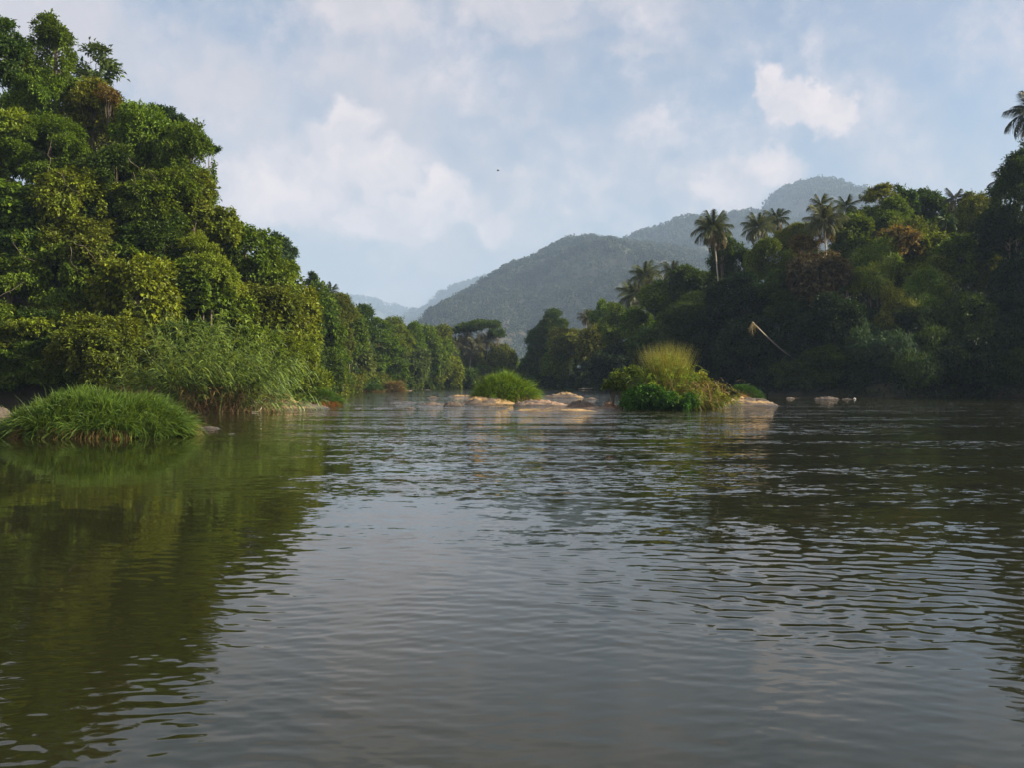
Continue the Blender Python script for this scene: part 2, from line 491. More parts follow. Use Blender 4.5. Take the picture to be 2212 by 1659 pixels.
# ------------------------------------------------------------------ hills
def hill(name_label, pts, D0, Lf, seed, forest_n, zbase=0, sz=5.0, color=(.034, .054, .026), bare=None):
    pts = np.array(pts, float)
    pts[:, 1] += 6
    px = np.linspace(pts[0, 0], pts[-1, 0], 160)
    py = np.interp(px, pts[:, 0], pts[:, 1])
    X = (px - CX) / F * D0
    Z = CAMZ + (CY - py) / F * D0
    v = np.linspace(0, 1.35, 60)
    VX = np.repeat(X[None], 60, 0)
    spur = (fbm(VX / 280, np.full_like(VX, seed * 3.3), seed, 3) - .5)
    prof = np.where(v < 1, np.sin(np.clip(v, 0, 1) * np.pi / 2) ** 1.1, np.cos((v - 1) * 2.2))[:, None]
    VY = D0 - Lf * (1 - v)[:, None] + spur * Lf * .55 * (1 - v)[:, None]
    VZ = zbase + (Z[None] - zbase) * prof
    rough = (fbm(VX / 150, VY / 150, seed + 5, 5) - .5) * 40 * np.clip((1 - v)[:, None] * 3, 0.05, 1) * D0 / 1200
    VZ = np.maximum(VZ + rough * np.clip(v * 4, 0, 1)[:, None], -1.5)
    V = np.stack([VX, VY, VZ], -1)
    nx = 160
    i, j = np.meshgrid(np.arange(nx - 1), np.arange(59))
    a = (j * nx + i).ravel()
    ob = tag(link('hill', mesh_np('hill', V.reshape(-1, 3), np.stack([a, a + 1, a + nx + 1, a + nx], 1), M_HILL, True)), kind='structure')
    # far woods: clumps of leaf masses standing on the slope
    rng = np.random.default_rng(seed)
    u = rng.uniform(0, nx - 1.001, forest_n); vv = rng.uniform(0, 44.5, forest_n)
    vv[:forest_n // 6] = rng.uniform(41, 45, forest_n // 6)
    iu = u.astype(int); iv = vv.astype(int); fu = (u - iu)[:, None]; fv = (vv - iv)[:, None]
    P = (V[iv, iu] * (1 - fu) + V[iv, iu + 1] * fu) * (1 - fv) + (V[iv + 1, iu] * (1 - fu) + V[iv + 1, iu + 1] * fu) * fv
    if bare is not None:
        m = np.ones(len(P), bool)
        for (bx, by, br, bh) in bare:
            qx = CX + F * P[:, 0] / P[:, 1]; qy = CY - F * (P[:, 2] - CAMZ) / P[:, 1]
            m &= (((qx - bx) / br) ** 2 + ((qy - by - .35 * (qx - bx)) / bh) ** 2 + rng.uniform(-.3, .3, len(P))) > 1
        P = P[m]
    r = sz * rng.uniform(.6, 1.5, len(P)) ** 1.2
    K = 44
    dd = norm(rng.normal(0, 1, (len(P), K, 3)) + np.array([0, -.2, .5]))
    C = P[:, None] + dd * r[:, None, None] * np.array([1, 1, .85]) * rng.uniform(.7, 1.08, (len(P), K, 1)) + np.array([0, 0, 1.0]) * (r * .7)[:, None, None]
    nn = norm(dd + rng.normal(0, .35, dd.shape))
    t = np.cross(nn, rng.normal(0, 1, dd.shape))
    Lq = (r[:, None] * rng.uniform(.35, .6, (len(P), K))).ravel()
    Vq, Qq = leaf_quads(C.reshape(-1, 3), t.reshape(-1, 3), nn.reshape(-1, 3), Lq, Lq * .8, .1)
    f = tag(link('hill_forest', mesh_np('hill_forest', Vq, Qq, M_HILLLEAF)), kind='stuff', cat='forest', label=name_label)
    f.color = (*color, 1)
    return ob

hill('hazy forest covering the long middle hill above the bend',
     [(915, 840), (940, 768), (960, 698), (975, 682), (1010, 650), (1060, 621), (1110, 590), (1160, 560), (1190, 545), (1225, 529), (1265, 525), (1310, 530), (1345, 531),
      (1400, 541), (1480, 556), (1560, 585), (1680, 640), (1850, 740)], 2500, 1130, 3, 9500, sz=7.0, bare=[(1350, 575, 40, 10)])
hill('bluish forest on the ridge behind the middle hill with a bare scar',
     [(1180, 640), (1260, 580), (1340, 527), (1370, 514), (1400, 507), (1440, 494), (1465, 483), (1490, 481), (1530, 486), (1570, 475), (1600, 468), (1620, 472),
      (1680, 480), (1800, 520), (2000, 600), (2200, 700)], 3250, 1040, 8, 4600, sz=10.5, color=(.036, .055, .028), bare=[(1390, 560, 60, 12)])
hill('blue hazy forest on the domed peak at right',
     [(1560, 640), (1622, 530), (1643, 474), (1656, 442), (1672, 426), (1702, 408), (1740, 400), (1770, 402), (1800, 411), (1845, 431), (1872, 452), (1945, 530), (2100, 640), (2300, 700)],
     3850, 1200, 13, 3600, sz=13)
hill('pale blue forest on the far ridge left of the middle hill',
     [(800, 790), (885, 695), (900, 684), (940, 655), (985, 622), (1020, 612), (1050, 600), (1085, 597), (1120, 602), (1200, 640), (1300, 700), (1400, 760)], 6600, 1600, 21, 2800, sz=20)
hill('very faint distant forest hill low on the horizon',
     [(300, 760), (500, 700), (640, 668), (700, 655), (760, 645), (800, 652), (860, 668), (930, 690), (1000, 720), (1100, 760)], 8300, 1500, 33, 1200, sz=28)

# ------------------------------------------------------------------ leafy crowns
STY = {  # leaf length, width, sprig leaves, lobe count, lobe share, lobe squash, droop, gap
    'broad':   dict(L=.33, W=.17, k=7, lobes=34, lr=.31, sq=.72, dr=.25, den=1.0),
    'big':     dict(L=.38, W=.28, k=5, lobes=34, lr=.29, sq=.85, dr=.35, den=1.0),
    'layer':   dict(L=.42, W=.22, k=8, lobes=46, lr=.30, sq=.26, dr=.45, den=.85),
    'fine':    dict(L=.22, W=.11, k=11, lobes=32, lr=.29, sq=.6, dr=.2, den=1.1),
    'bamboo':  dict(L=.34, W=.06, k=10, lobes=26, lr=.34, sq=.9, dr=.6, den=1.0),
    'open':    dict(L=.34, W=.17, k=7, lobes=17, lr=.26, sq=.6, dr=.3, den=.9),
    'cone':    dict(L=.40, W=.20, k=7, lobes=40, lr=.34, sq=.7, dr=.3, den=.75),
    'smooth':  dict(L=.22, W=.13, k=10, lobes=70, lr=.24, sq=.9, dr=.3, den=.8),
    'flat':    dict(L=.35, W=.16, k=9, lobes=22, lr=.34, sq=.28, dr=.1, den=.9),
}
def crown_geo(style, Rx, Rz, seed, leaf=1.0, cover=2.1):
    st = STY[style]; rng = np.random.default_rng(seed)
    n = st['lobes']
    d = norm(rng.normal(0, 1, (n, 3)) + np.array([0, 0, .25]))
    rad = rng.uniform(.50, .88, n)[:, None]
    C = d * rad * np.array([Rx, Rx, Rz])
    if style == 'flat':
        C[:, 2] = Rz * rng.uniform(-.1, .75, n) * (1 - .7 * (np.hypot(C[:, 0], C[:, 1]) / Rx) ** 2)
    if style == 'cone':
        zz = rng.uniform(-1, 1, n)
        C = np.stack([d[:, 0], d[:, 1], 0 * zz], 1); C = norm(C) * ((1 - (zz + 1) / 2 * .82) * Rx * rng.uniform(.25, .85, n))[:, None]
        C[:, 2] = zz * Rz * .95
    lr = st['lr'] * min(Rx, Rz * 1.35) * rng.uniform(.5, 1.5, n)
    area = 4 * np.pi * lr ** 2 * .75
    m = (area * cover * st['den'] / (st['L'] * st['W'] * leaf * leaf * .55) / st['k']).astype(int) + 3
    idx = np.repeat(np.arange(n), m)
    N = len(idx)
    sd_ = norm(rng.normal(0, 1, (N, 3)) + np.array([0, 0, .35]))
    rr = (0.55 + 0.5 * rng.uniform(0, 1, N) ** .6) * (1 + .38 * rng.uniform(0, 1, N) * (rng.uniform(0, 1, N) > .82))
    S = C[idx] + sd_ * (lr[idx] * rr)[:, None] * np.array([1, 1, st['sq']])
    fr = 2.2 / Rx
    ph = rng.uniform(0, 6.28, 6)
    wx_ = np.sin(S[:, 1] * fr * 1.3 + ph[0]) + np.sin(S[:, 2] * fr * 2.1 + ph[1])
    wy_ = np.sin(S[:, 0] * fr * 1.5 + ph[2]) + np.sin(S[:, 2] * fr * 1.7 + ph[3])
    wz_ = np.sin(S[:, 0] * fr * 1.9 + ph[4]) + np.sin(S[:, 1] * fr * 1.6 + ph[5])
    S = S + np.stack([wx_, wy_, wz_], 1) * (.075 * Rx)
    if style in ('broad', 'big', 'cone'):
        ns_ = max(int(9 * Rx / 3), 6)
        a_ = rng.uniform(0, 6.28, ns_); z0_ = rng.uniform(-.3, .55, ns_) * Rz
        r_ = np.sqrt(np.maximum(1 - (z0_ / Rz) ** 2, .1)) * rng.uniform(.8, 1.02, ns_)
        q_ = 26; t_ = rng.uniform(0, 1, (ns_, q_)); ln_ = rng.uniform(.35, .95, ns_)[:, None] * Rz
        X_ = (np.cos(a_) * r_ * Rx)[:, None] + rng.normal(0, .10, (ns_, q_)); Y_ = (np.sin(a_) * r_ * Rx)[:, None] + rng.normal(0, .10, (ns_, q_))
        H_ = np.stack([X_, Y_, z0_[:, None] - t_ * ln_], -1).reshape(-1, 3)
        S = np.concatenate([S, H_]); sd_ = np.concatenate([sd_, norm(H_ * np.array([1, 1, 0]) + 1e-3)]); N = len(S)
    out = norm(S / np.array([Rx, Rx, Rz]))
    # drop sprigs buried in the crown
    depth = np.linalg.norm(S / np.array([Rx, Rx, Rz]), axis=1)
    keep = depth > rng.uniform(.25, .6, N)
    S, out, sd2 = S[keep], out[keep], sd_[keep]
    k = st['k']; N = len(S)
    lf = st['L'] * leaf
    P = S[:, None] + rng.normal(0, .42 * lf, (N, k, 3))
    dd = out[:, None] * .5 + sd2[:, None] * .5 + rng.normal(0, .6, (N, k, 3)) + np.array([0, 0, -st['dr']])
    nn = np.array([0, 0, .9]) + out[:, None] * .45 + rng.normal(0, .38, (N, k, 3))
    Ls = lf * rng.uniform(.6, 1.25, N * k)
    return leaf_quads(P.reshape(-1, 3), dd.reshape(-1, 3), nn.reshape(-1, 3), Ls, Ls * st['W'] / st['L'] * rng.uniform(.8, 1.2, N * k), .18), C

CACHE = {}
SIZES = (1.3, 2.2, 3.4, 5.0, 7.0)
MARKS = [(125, 130, 'the pointed emergent tree'), (205, 235, 'the rusty-tipped tree'), (214, 900, 'the big grass hummock'), (455, 598, 'the pale creeper dome'),
 (430, 760, 'the tall reed fan'), (600, 550, 'the blue-green skyline tree'), (715, 625, 'the lone small palm'), (672, 860, 'the small left grass clump'),
 (1040, 705, 'the flat umbrella tree'), (1005, 745, 'the distant palm cluster'), (1192, 706, 'the dome-topped tree'), (1268, 684, 'the small pale palm'),
 (1380, 610, 'the twin palms'), (1540, 490, 'the tallest palm'), (1655, 480, 'the palm pair'), (1780, 475, 'the large drooping palm'), (1770, 600, 'the reddish brown tree'),
 (1945, 520, 'the orange-brown tree'), (1625, 700, 'the dead palm tip'), (1733, 786, 'the dead palm foot'), (1975, 645, 'the feathery bamboo'), (1880, 605, 'the bright bamboo'),
 (2095, 545, 'the slim areca palms'), (2063, 428, 'the dusky skyline palm'), (1450, 800, 'the reed island'), (1612, 840, 'the smooth grass mound'), (1790, 856, 'the hump-backed rock'),
 (1092, 840, 'the middle grass clump'), (785, 700, 'the dark upright tree'), (1125, 760, 'the valley gap'), (0, 400, 'the left frame edge'), (2212, 480, 'the right frame edge')]
def where_label(px, py, rp, tint, style, what='tree'):
    mx_, my_, nm = min(MARKS, key=lambda m: (m[0] - px) ** 2 + (m[1] - py) ** 2)
    dx_, dy_ = px - mx_, py - my_
    r_ = math.hypot(dx_, dy_)
    ang = int(((math.degrees(math.atan2(-dy_, dx_)) + 360 + 22.5) % 360) // 45)
    dr = ['right of', 'above right of', 'above', 'above left of', 'left of', 'below left of', 'below', 'below right of'][ang]
    if (mx_ == 0 or mx_ == 2212): dr, nm2 = 'at', nm; dr = 'high at' if dy_ < -60 else ('low at' if dy_ > 60 else 'midway up')
    size = 'small ' if rp < 32 else ('large ' if rp > 66 else '')
    tw = dict(green='mid green', dark='dark green', deep='shade-tinted', olive='olive', yellow='yellow-green')[tint]
    sw = dict(broad='bushy', big='large-leaved', fine='fine-leaved')[style]
    far_ = '' if (mx_ in (0, 2212)) else ('touching, ' if r_ < 35 else 'just ' if r_ < 75 else 'somewhat ' if r_ < 120 else 'well ')
    far_ = far_.replace('touching, ', 'close ')
    return f'{size}{tw} {sw} {what} {far_}{dr} {nm}'
def crown_mesh(style, Rx, Rz, D, variant):
    sc = min(SIZES, key=lambda q: abs(math.log(q / Rx)))
    ratio = .6 if Rz / Rx < .75 else (1.0 if Rz / Rx < 1.25 else 1.5)
    leafc = 0 if D < 118 else (1 if D < 200 else 2)
    leaf = (1.0, 1.55, 2.2)[leafc]
    key = (style, sc, ratio, leafc, variant % (2 if sc > 3 else 3))
    if key not in CACHE:
        (Vv, Q), C = crown_geo(style, sc, sc * ratio, abs(hash(str(key))) % 99991 if False else sum(ord(ch) * (i + 3) for i, ch in enumerate(str(key))), leaf)
        me = mesh_np('crown', Vv, Q, M_LEAF)
        CACHE[key] = (me, C, sc, sc * ratio)
    return CACHE[key]

def limbs_geo(h, Rx, Rz, C, r0, seed, lean=(0, 0)):
    """tapered trunk from the foot up into the crown with limbs to some of its lobes; origin at the foot"""
    rng = np.random.default_rng(seed)
    n = 9
    u = np.linspace(0, 1, n)
    topz = h + Rz * .35
    wob = rng.normal(0, .12, (n, 2)).cumsum(0) * .35
    pts = np.stack([lean[0] * (u - 1) * h * .0 + wob[:, 0] - wob[-1, 0], wob[:, 1] - wob[-1, 1], u * topz], 1)
    rad = r0 * (1 - .72 * u) * (1 + .5 * np.exp(-u * 14))
    parts = [tube(pts, rad, 8)]
    for c in C[:12]:
        tgt = c + np.array([0, 0, h])
        s0 = rng.uniform(.6, .92)
        b = np.array([np.interp(s0, u, pts[:, k]) for k in range(3)])
        if tgt[2] < b[2] - Rz * .3:
            continue
        mid = (b + tgt) / 2 + np.array([0, 0, -.12 * np.linalg.norm(tgt - b)]) * rng.uniform(-1, 1.2)
        t = np.linspace(0, 1, 6)[:, None]
        cp = b * (1 - t) ** 2 + 2 * mid * t * (1 - t) + tgt * t ** 2
        parts.append(tube(cp, r0 * .36 * np.linspace(1, .25, 6), 5))
    return merge(parts)

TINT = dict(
    green=(.100, .158, .012), dark=(.052, .092, .012), deep=(.023, .046, .013), yellow=(.140, .182, .012), lime=(.170, .220, .020), olive=(.128, .152, .014),  # deep carries the right bank's shade in its leaf colour
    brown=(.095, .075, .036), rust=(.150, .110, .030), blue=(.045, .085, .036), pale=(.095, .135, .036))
NTREE = [0]
PLACED = []
def _noop(): pass
def tree(cx, cyy, rw, rh, D, style, tint, label, group=None, name='tree', cat='tree', bark=None, trunk_r=None, deeper=.8):
    D = D + deeper * rw / F * D
    for _ in range(60):
        q = at(cx, cyy, D)
        if float(river_dist(np.array([q[0]]), np.array([q[1]]))[0]) > .8: break
        D *= 1.015
    PLACED.append((cx, cyy, D, rw, rh))
    c = at(cx, cyy, D)
    Rx, Rz = rw / F * D, rh / F * D
    g = max(gz(c[0], c[1]), -0.3)
    base = np.array([c[0], c[1], g - .05])
    h = max(c[2] - base[2], Rz * .35)
    root = link(name, None, loc=base)
    tag(root, label, cat, group)
    NTREE[0] += 1; k = NTREE[0]
    me, C, sx, sz_ = crown_mesh(style, Rx, Rz, D, k)
    cr = link('crown', me, root, (0, 0, h))
    cr.scale = (Rx / sx, Rx / sx, Rz / sz_)
    a = random.uniform(0, 6.28)
    cr.rotation_euler = (0, 0, a)
    t = np.array(TINT[tint]) if isinstance(tint, str) else np.array(tint)
    t = t * random.uniform(.88, 1.12) * np.array([random.uniform(.92, 1.08), 1, 1])
    cr.color = (*t, 1)
    ca, sa = math.cos(a), math.sin(a)
    Cw = C * np.array([Rx / sx, Rx / sx, Rz / sz_])
    Cw = np.stack([Cw[:, 0] * ca - Cw[:, 1] * sa, Cw[:, 0] * sa + Cw[:, 1] * ca, Cw[:, 2]], 1)
    Vv, Q = limbs_geo(h, Rx, Rz, Cw, trunk_r or max(.07, min(.32, Rx * .055)), k)
    link('trunk', mesh_np('trunk', Vv, Q, bark or M_BARK, True), root)
    return root

exec_order = []
# --- left bank, nearest first
T = tree
T(122, 128, 62, 96, 101, 'cone', 'green', 'tall slender emergent tree with a pointed tiered crown at upper left', trunk_r=.2)
T(70, 175, 46, 34, 102, 'open', 'olive', 'thin-crowned tree left of the emergent trunk against the sky')
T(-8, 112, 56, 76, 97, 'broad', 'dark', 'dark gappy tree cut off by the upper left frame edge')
T(208, 160, 46, 58, 118, 'open', 'pale', 'pale thin-leaved tree behind the emergent tree')
T(85, 205, 62, 44, 99, 'broad', 'green', 'bushy green tree around the foot of the emergent tree')
T(205, 235, 75, 50, 100, 'broad', 'olive', 'olive tree with rusty leaf tips right of the emergent trunk')
T(233, 205, 26, 22, 99, 'open', 'rust', 'small orange-leaved treetop on the left skyline')
T(320, 300, 85, 62, 98, 'broad', 'green', 'round green tree forming the shoulder of the left skyline')
T(347, 250, 34, 24, 108, 'flat', 'blue', 'bluish flat spreading tree poking above the left shoulder')
T(385, 262, 18, 13, 108, 'flat', 'blue', 'tiny bluish treetop spray at the skyline notch')
T(405, 345, 62, 72, 96, 'broad', 'green', 'green tree at the outer corner of the left wood')
T(452, 325, 24, 12, 100, 'flat', 'blue', 'thin bluish spray reaching out over the sky on the left')
T(418, 425, 46, 60, 95, 'big', 'olive', 'creeper-hung tree on the steep outer edge of the left wood')
T(110, 330, 95, 75, 94, 'broad', 'green', 'broad green tree below the emergent trunk')
T(10, 310, 80, 80, 95, 'big', 'yellow', 'yellow-green creeper-covered tree at the left frame edge')
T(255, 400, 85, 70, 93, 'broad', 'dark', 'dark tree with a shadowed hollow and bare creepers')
T(345, 440, 80, 70, 92, 'broad', 'green', 'deep green tree beneath the skyline corner')
T(165, 440, 100, 62, 90, 'big', 'yellow', 'sunlit yellow-green tree in the middle of the left wood')
T(30, 460, 90, 70, 90, 'big', 'green', 'green large-leaved tree at mid height on the left edge')
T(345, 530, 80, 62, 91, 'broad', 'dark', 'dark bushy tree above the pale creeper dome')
T(470, 495, 42, 46, 98, 'big', 'yellow', 'yellow-green vine tree on the descending left skyline')
T(425, 555, 42, 55, 91, 'smooth', 'lime', 'narrow pale vine column above the reed clump')
T(455, 598, 70, 42, 88, 'smooth', 'lime', 'smooth pale green creeper dome on the left slope', name='creeper_mound', cat='creeper')
T(255, 590, 85, 75, 89, 'layer', 'green', 'mid green tree right of the layered tree')
T(130, 610, 150, 100, 87, 'layer', 'green', 'large layered tree with drooping sprays behind the grass hummock')
T(120, 735, 165, 90, 86, 'layer', 'yellow', 'spreading layered tree with yellowing sprays low over the hummock', deeper=.5)
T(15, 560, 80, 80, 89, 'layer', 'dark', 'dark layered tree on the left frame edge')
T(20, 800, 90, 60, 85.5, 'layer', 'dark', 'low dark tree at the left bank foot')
T(60, 805, 105, 52, 84, 'layer', 'green', 'low layered branches reaching the hummock at lower left', deeper=.3)
T(190, 822, 85, 42, 83, 'broad', 'green', 'low leafy shrub right behind the top of the grass hummock', name='shrub', cat='shrub', deeper=.3)
T(270, 800, 60, 55, 85, 'layer', 'olive', 'low drooping shrub left of the tall reeds', name='shrub', cat='shrub')
T(530, 540, 66, 62, 101, 'big', 'green', 'large-leaved green tree stepping down the left skyline')
T(590, 610, 62, 62, 104, 'big', 'green', 'vine-covered tree below the blue-green skyline tree')
T(560, 690, 85, 80, 96, 'big', 'olive', 'olive creeper-covered tree behind the arching reeds')
T(475, 700, 85, 80, 92, 'big', 'green', 'leafy tree straight behind the tall reeds')
T(380, 660, 70, 60, 91, 'big', 'green', 'green tree left behind the tall reeds')
T(640, 680, 52, 70, 106, 'big', 'yellow', 'tall yellow-green creeper tree at the inner bank corner')
T(640, 775, 62, 66, 100, 'big', 'lime', 'low bright creeper mass above the small grass clump')
T(560, 800, 60, 50, 95, 'big', 'green', 'low leafy shrub between the reeds and the small grass clump', name='shrub', cat='shrub')
T(600, 548, 36, 40, 132, 'fine', 'blue', 'blue-green fine-leaved tree standing clear on the left skyline')
T(625, 580, 18, 24, 133, 'fine', 'blue', 'small blue-green treetop beside the clear-standing skyline tree')
T(675, 612, 14, 24, 172, 'fine', 'dark', 'small dark pointed tree on the lower left skyline')
T(722, 712, 58, 82, 138, 'fine', 'olive', 'rounded olive tree left of the far wood')
T(688, 705, 50, 92, 124, 'broad', 'green', 'upright green tree beside the inner bank corner')
T(712, 790, 50, 50, 125, 'fine', 'green', 'low green shrub at the inner bank waterline', name='shrub', cat='shrub')
T(785, 712, 36, 60, 186, 'fine', 'dark', 'dark upright tree behind the rounded olive tree')
T(756, 720, 36, 62, 165, 'broad', 'green', 'green bushy tree between the rounded olive tree and the dark upright one')
T(765, 775, 38, 44, 172, 'broad', 'pale', 'pale grey-green tree above the water on the far left bank')
T(818, 738, 44, 58, 196, 'fine', 'green', 'green tree in the second row of the far left bank')
T(850, 733, 42, 42, 225, 'fine', 'yellow', 'yellowish rounded tree on the far left skyline')
T(835, 800, 44, 36, 190, 'broad', 'green', 'low green tree over the far left waterline')
T(888, 742, 36, 40, 250, 'fine', 'green', 'small green treetop at the end of the far left skyline')
T(880, 790, 44, 46, 235, 'broad', 'pale', 'pale rounded tree near the far left waterline')
T(925, 760, 46, 55, 255, 'broad', 'green', 'large green tree left of the distant palms')
T(945, 728, 26, 26, 290, 'broad', 'olive', 'olive treetop beside the distant umbrella trees')
T(960, 800, 40, 38, 262, 'broad', 'yellow', 'yellow-green tree at the far bend waterline')
T(1040, 705, 46, 18, 300, 'flat', 'dark', 'flat-topped umbrella tree above the distant palms')
T(1000, 712, 26, 13, 302, 'flat', 'dark', 'smaller flat-topped tree left of the umbrella tree')
T(1075, 722, 20, 14, 300, 'flat', 'dark', 'narrow flat-topped tree right of the umbrella tree')
T(1045, 808, 44, 30, 282, 'fine', 'green', 'rounded fine-leaved tree at the river bend')
T(1085, 778, 30, 44, 300, 'broad', 'olive', 'olive tree left of the valley gap')
T(1000, 815, 30, 26, 275, 'broad', 'dark', 'dark tree below the distant palm trunks')
T(985, 795, 36, 44, 312, 'broad', 'green', 'green tree behind the distant palm trunks')
T(1064, 795, 32, 46, 310, 'fine', 'olive', 'olive tree right behind the distant palm cluster')
T(1102, 805, 26, 38, 318, 'broad', 'green', 'green tree on the left side of the valley gap')
T(1118, 812, 20, 26, 315, 'fine', 'green', 'low green tree in the valley gap')
# --- right of the gap
T(1150, 795, 32, 44, 296, 'broad', 'dark', 'dark tree just right of the valley gap')
T(1192, 706, 34, 33, 290, 'fine', 'dark', 'dark dome-topped tree right of the valley gap')
T(1165, 742, 26, 32, 288, 'fine', 'dark', 'dark shoulder tree under the dome-topped tree')
T(1232, 738, 42, 34, 275, 'broad', 'olive', 'sunlit olive tree between the dome tree and the small palm')
T(1210, 790, 36, 36, 272, 'broad', 'green', 'green tree above the slim white trunks')
T(1300, 682, 27, 32, 262, 'fine', 'green', 'tall rounded green tree right of the small palm')
T(1290, 745, 42, 44, 258, 'broad', 'olive', 'dappled olive tree at the inner right bank')
T(1340, 720, 40, 60, 245, 'broad', 'green', 'green tree under the twin palms')
T(1378, 700, 34, 34, 222, 'broad', 'green', 'bushy tree around the feet of the twin palms')
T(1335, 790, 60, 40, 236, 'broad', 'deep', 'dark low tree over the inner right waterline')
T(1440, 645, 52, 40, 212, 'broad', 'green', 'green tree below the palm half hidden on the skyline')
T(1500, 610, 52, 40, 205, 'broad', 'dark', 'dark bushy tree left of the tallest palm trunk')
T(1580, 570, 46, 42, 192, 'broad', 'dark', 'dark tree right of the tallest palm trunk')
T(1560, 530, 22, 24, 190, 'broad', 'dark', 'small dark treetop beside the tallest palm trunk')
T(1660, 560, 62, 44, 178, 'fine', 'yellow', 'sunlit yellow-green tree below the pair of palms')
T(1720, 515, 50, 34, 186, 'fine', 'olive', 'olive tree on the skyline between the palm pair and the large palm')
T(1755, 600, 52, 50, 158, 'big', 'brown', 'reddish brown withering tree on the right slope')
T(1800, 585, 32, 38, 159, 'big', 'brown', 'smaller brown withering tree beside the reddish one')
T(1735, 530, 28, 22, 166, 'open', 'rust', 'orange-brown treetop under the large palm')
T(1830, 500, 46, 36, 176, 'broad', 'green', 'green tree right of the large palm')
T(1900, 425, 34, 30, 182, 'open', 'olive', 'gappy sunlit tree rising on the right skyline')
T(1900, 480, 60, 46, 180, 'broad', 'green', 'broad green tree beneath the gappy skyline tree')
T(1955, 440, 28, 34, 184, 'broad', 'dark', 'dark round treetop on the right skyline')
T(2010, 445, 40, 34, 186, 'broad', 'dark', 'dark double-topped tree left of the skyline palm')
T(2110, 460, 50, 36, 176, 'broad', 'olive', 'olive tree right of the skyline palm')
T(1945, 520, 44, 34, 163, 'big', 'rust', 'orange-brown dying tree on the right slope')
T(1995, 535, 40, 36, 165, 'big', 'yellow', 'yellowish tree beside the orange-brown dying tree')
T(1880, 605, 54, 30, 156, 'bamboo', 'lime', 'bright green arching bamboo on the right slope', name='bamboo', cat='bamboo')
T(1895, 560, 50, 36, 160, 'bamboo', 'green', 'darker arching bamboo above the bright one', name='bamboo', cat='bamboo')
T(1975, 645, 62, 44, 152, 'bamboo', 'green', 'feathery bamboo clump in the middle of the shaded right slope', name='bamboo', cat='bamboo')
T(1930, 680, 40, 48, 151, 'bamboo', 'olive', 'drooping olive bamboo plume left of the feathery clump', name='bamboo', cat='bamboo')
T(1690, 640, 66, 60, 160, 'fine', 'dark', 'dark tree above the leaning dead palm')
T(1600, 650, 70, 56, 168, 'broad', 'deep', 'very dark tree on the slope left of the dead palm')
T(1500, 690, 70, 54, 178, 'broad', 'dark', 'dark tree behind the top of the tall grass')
T(1620, 740, 70, 56, 152, 'broad', 'deep', 'shade-tinted tree low behind the small grass mound')
T(1520, 770, 64, 50, 160, 'broad', 'deep', 'shade-tinted shrub behind the reed island', name='shrub', cat='shrub')
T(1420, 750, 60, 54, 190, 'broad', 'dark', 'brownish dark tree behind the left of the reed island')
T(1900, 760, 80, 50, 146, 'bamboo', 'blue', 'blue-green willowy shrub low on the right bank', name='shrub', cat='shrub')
T(1990, 780, 80, 56, 143, 'bamboo', 'dark', 'dim green willowy shrub over the right waterline', name='shrub', cat='shrub')  # leaf tint darkened to imitate shade on the lower bank
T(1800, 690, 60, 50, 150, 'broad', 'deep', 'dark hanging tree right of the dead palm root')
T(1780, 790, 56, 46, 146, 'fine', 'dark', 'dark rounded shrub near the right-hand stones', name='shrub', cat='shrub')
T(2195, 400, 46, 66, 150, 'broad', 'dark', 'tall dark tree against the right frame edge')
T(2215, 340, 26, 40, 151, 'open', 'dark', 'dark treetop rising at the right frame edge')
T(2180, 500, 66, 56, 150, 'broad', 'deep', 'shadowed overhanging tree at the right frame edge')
T(2200, 620, 60, 70, 149, 'broad', 'deep', 'shade-tinted tree halfway down the right frame edge')
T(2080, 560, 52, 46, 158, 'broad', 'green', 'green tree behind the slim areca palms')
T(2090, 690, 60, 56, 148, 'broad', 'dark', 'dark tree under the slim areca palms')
T(2100, 790, 80, 56, 141, 'broad', 'deep', 'shade-tinted tree over the water at far right')
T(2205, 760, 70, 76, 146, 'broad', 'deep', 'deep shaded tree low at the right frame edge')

# --- filler woods following the slopes
rng = np.random.default_rng(5)
SILX = [-300, 0, 60, 130, 230, 300, 380, 440, 480, 520, 580, 640, 680, 740, 790, 860, 930, 1000, 1080, 1110, 1125, 1160, 1190, 1250, 1300, 1350, 1400, 1450, 1500, 1570, 1640, 1700, 1760, 1830, 1880, 1950, 2040, 2120, 2170, 2212, 2500]
SILY = [150, 190, 190, 190, 210, 250, 285, 340, 470, 500, 560, 600, 628, 645, 664, 705, 712, 720, 745, 760, 770, 720, 690, 700, 670, 670, 640, 620, 590, 560, 530, 510, 500, 460, 430, 420, 440, 440, 400, 350, 250]
CLEAR = [(1730, 783, 163), (1700, 760, 158), (1670, 735, 153), (1640, 708, 148), (1625, 692, 146), (1750, 775, 160), (1546, 540, 176), (1552, 510, 176), (1540, 480, 176), (1780, 470, 166), (2045, 480, 175),
  (1392, 590, 214), (1368, 630, 207), (1452, 580, 214), (1638, 490, 198), (1677, 470, 212), (1828, 445, 196), (2063, 428, 182), (2168, 390, 152), (1000, 740, 300), (1030, 745, 300), (985, 740, 300), (1055, 740, 300), (1000, 772, 300), (1030, 770, 300), (1268, 684, 280), (1372, 655, 207), (1395, 625, 214), (1368, 622, 207), (1552, 560, 176), (1778, 500, 166)]
pts = []
def try_add(x, y, sp):
    for (a, b) in pts:
        if (a - x) ** 2 + (b - y) ** 2 < sp * sp: return False
    pts.append((x, y)); return True
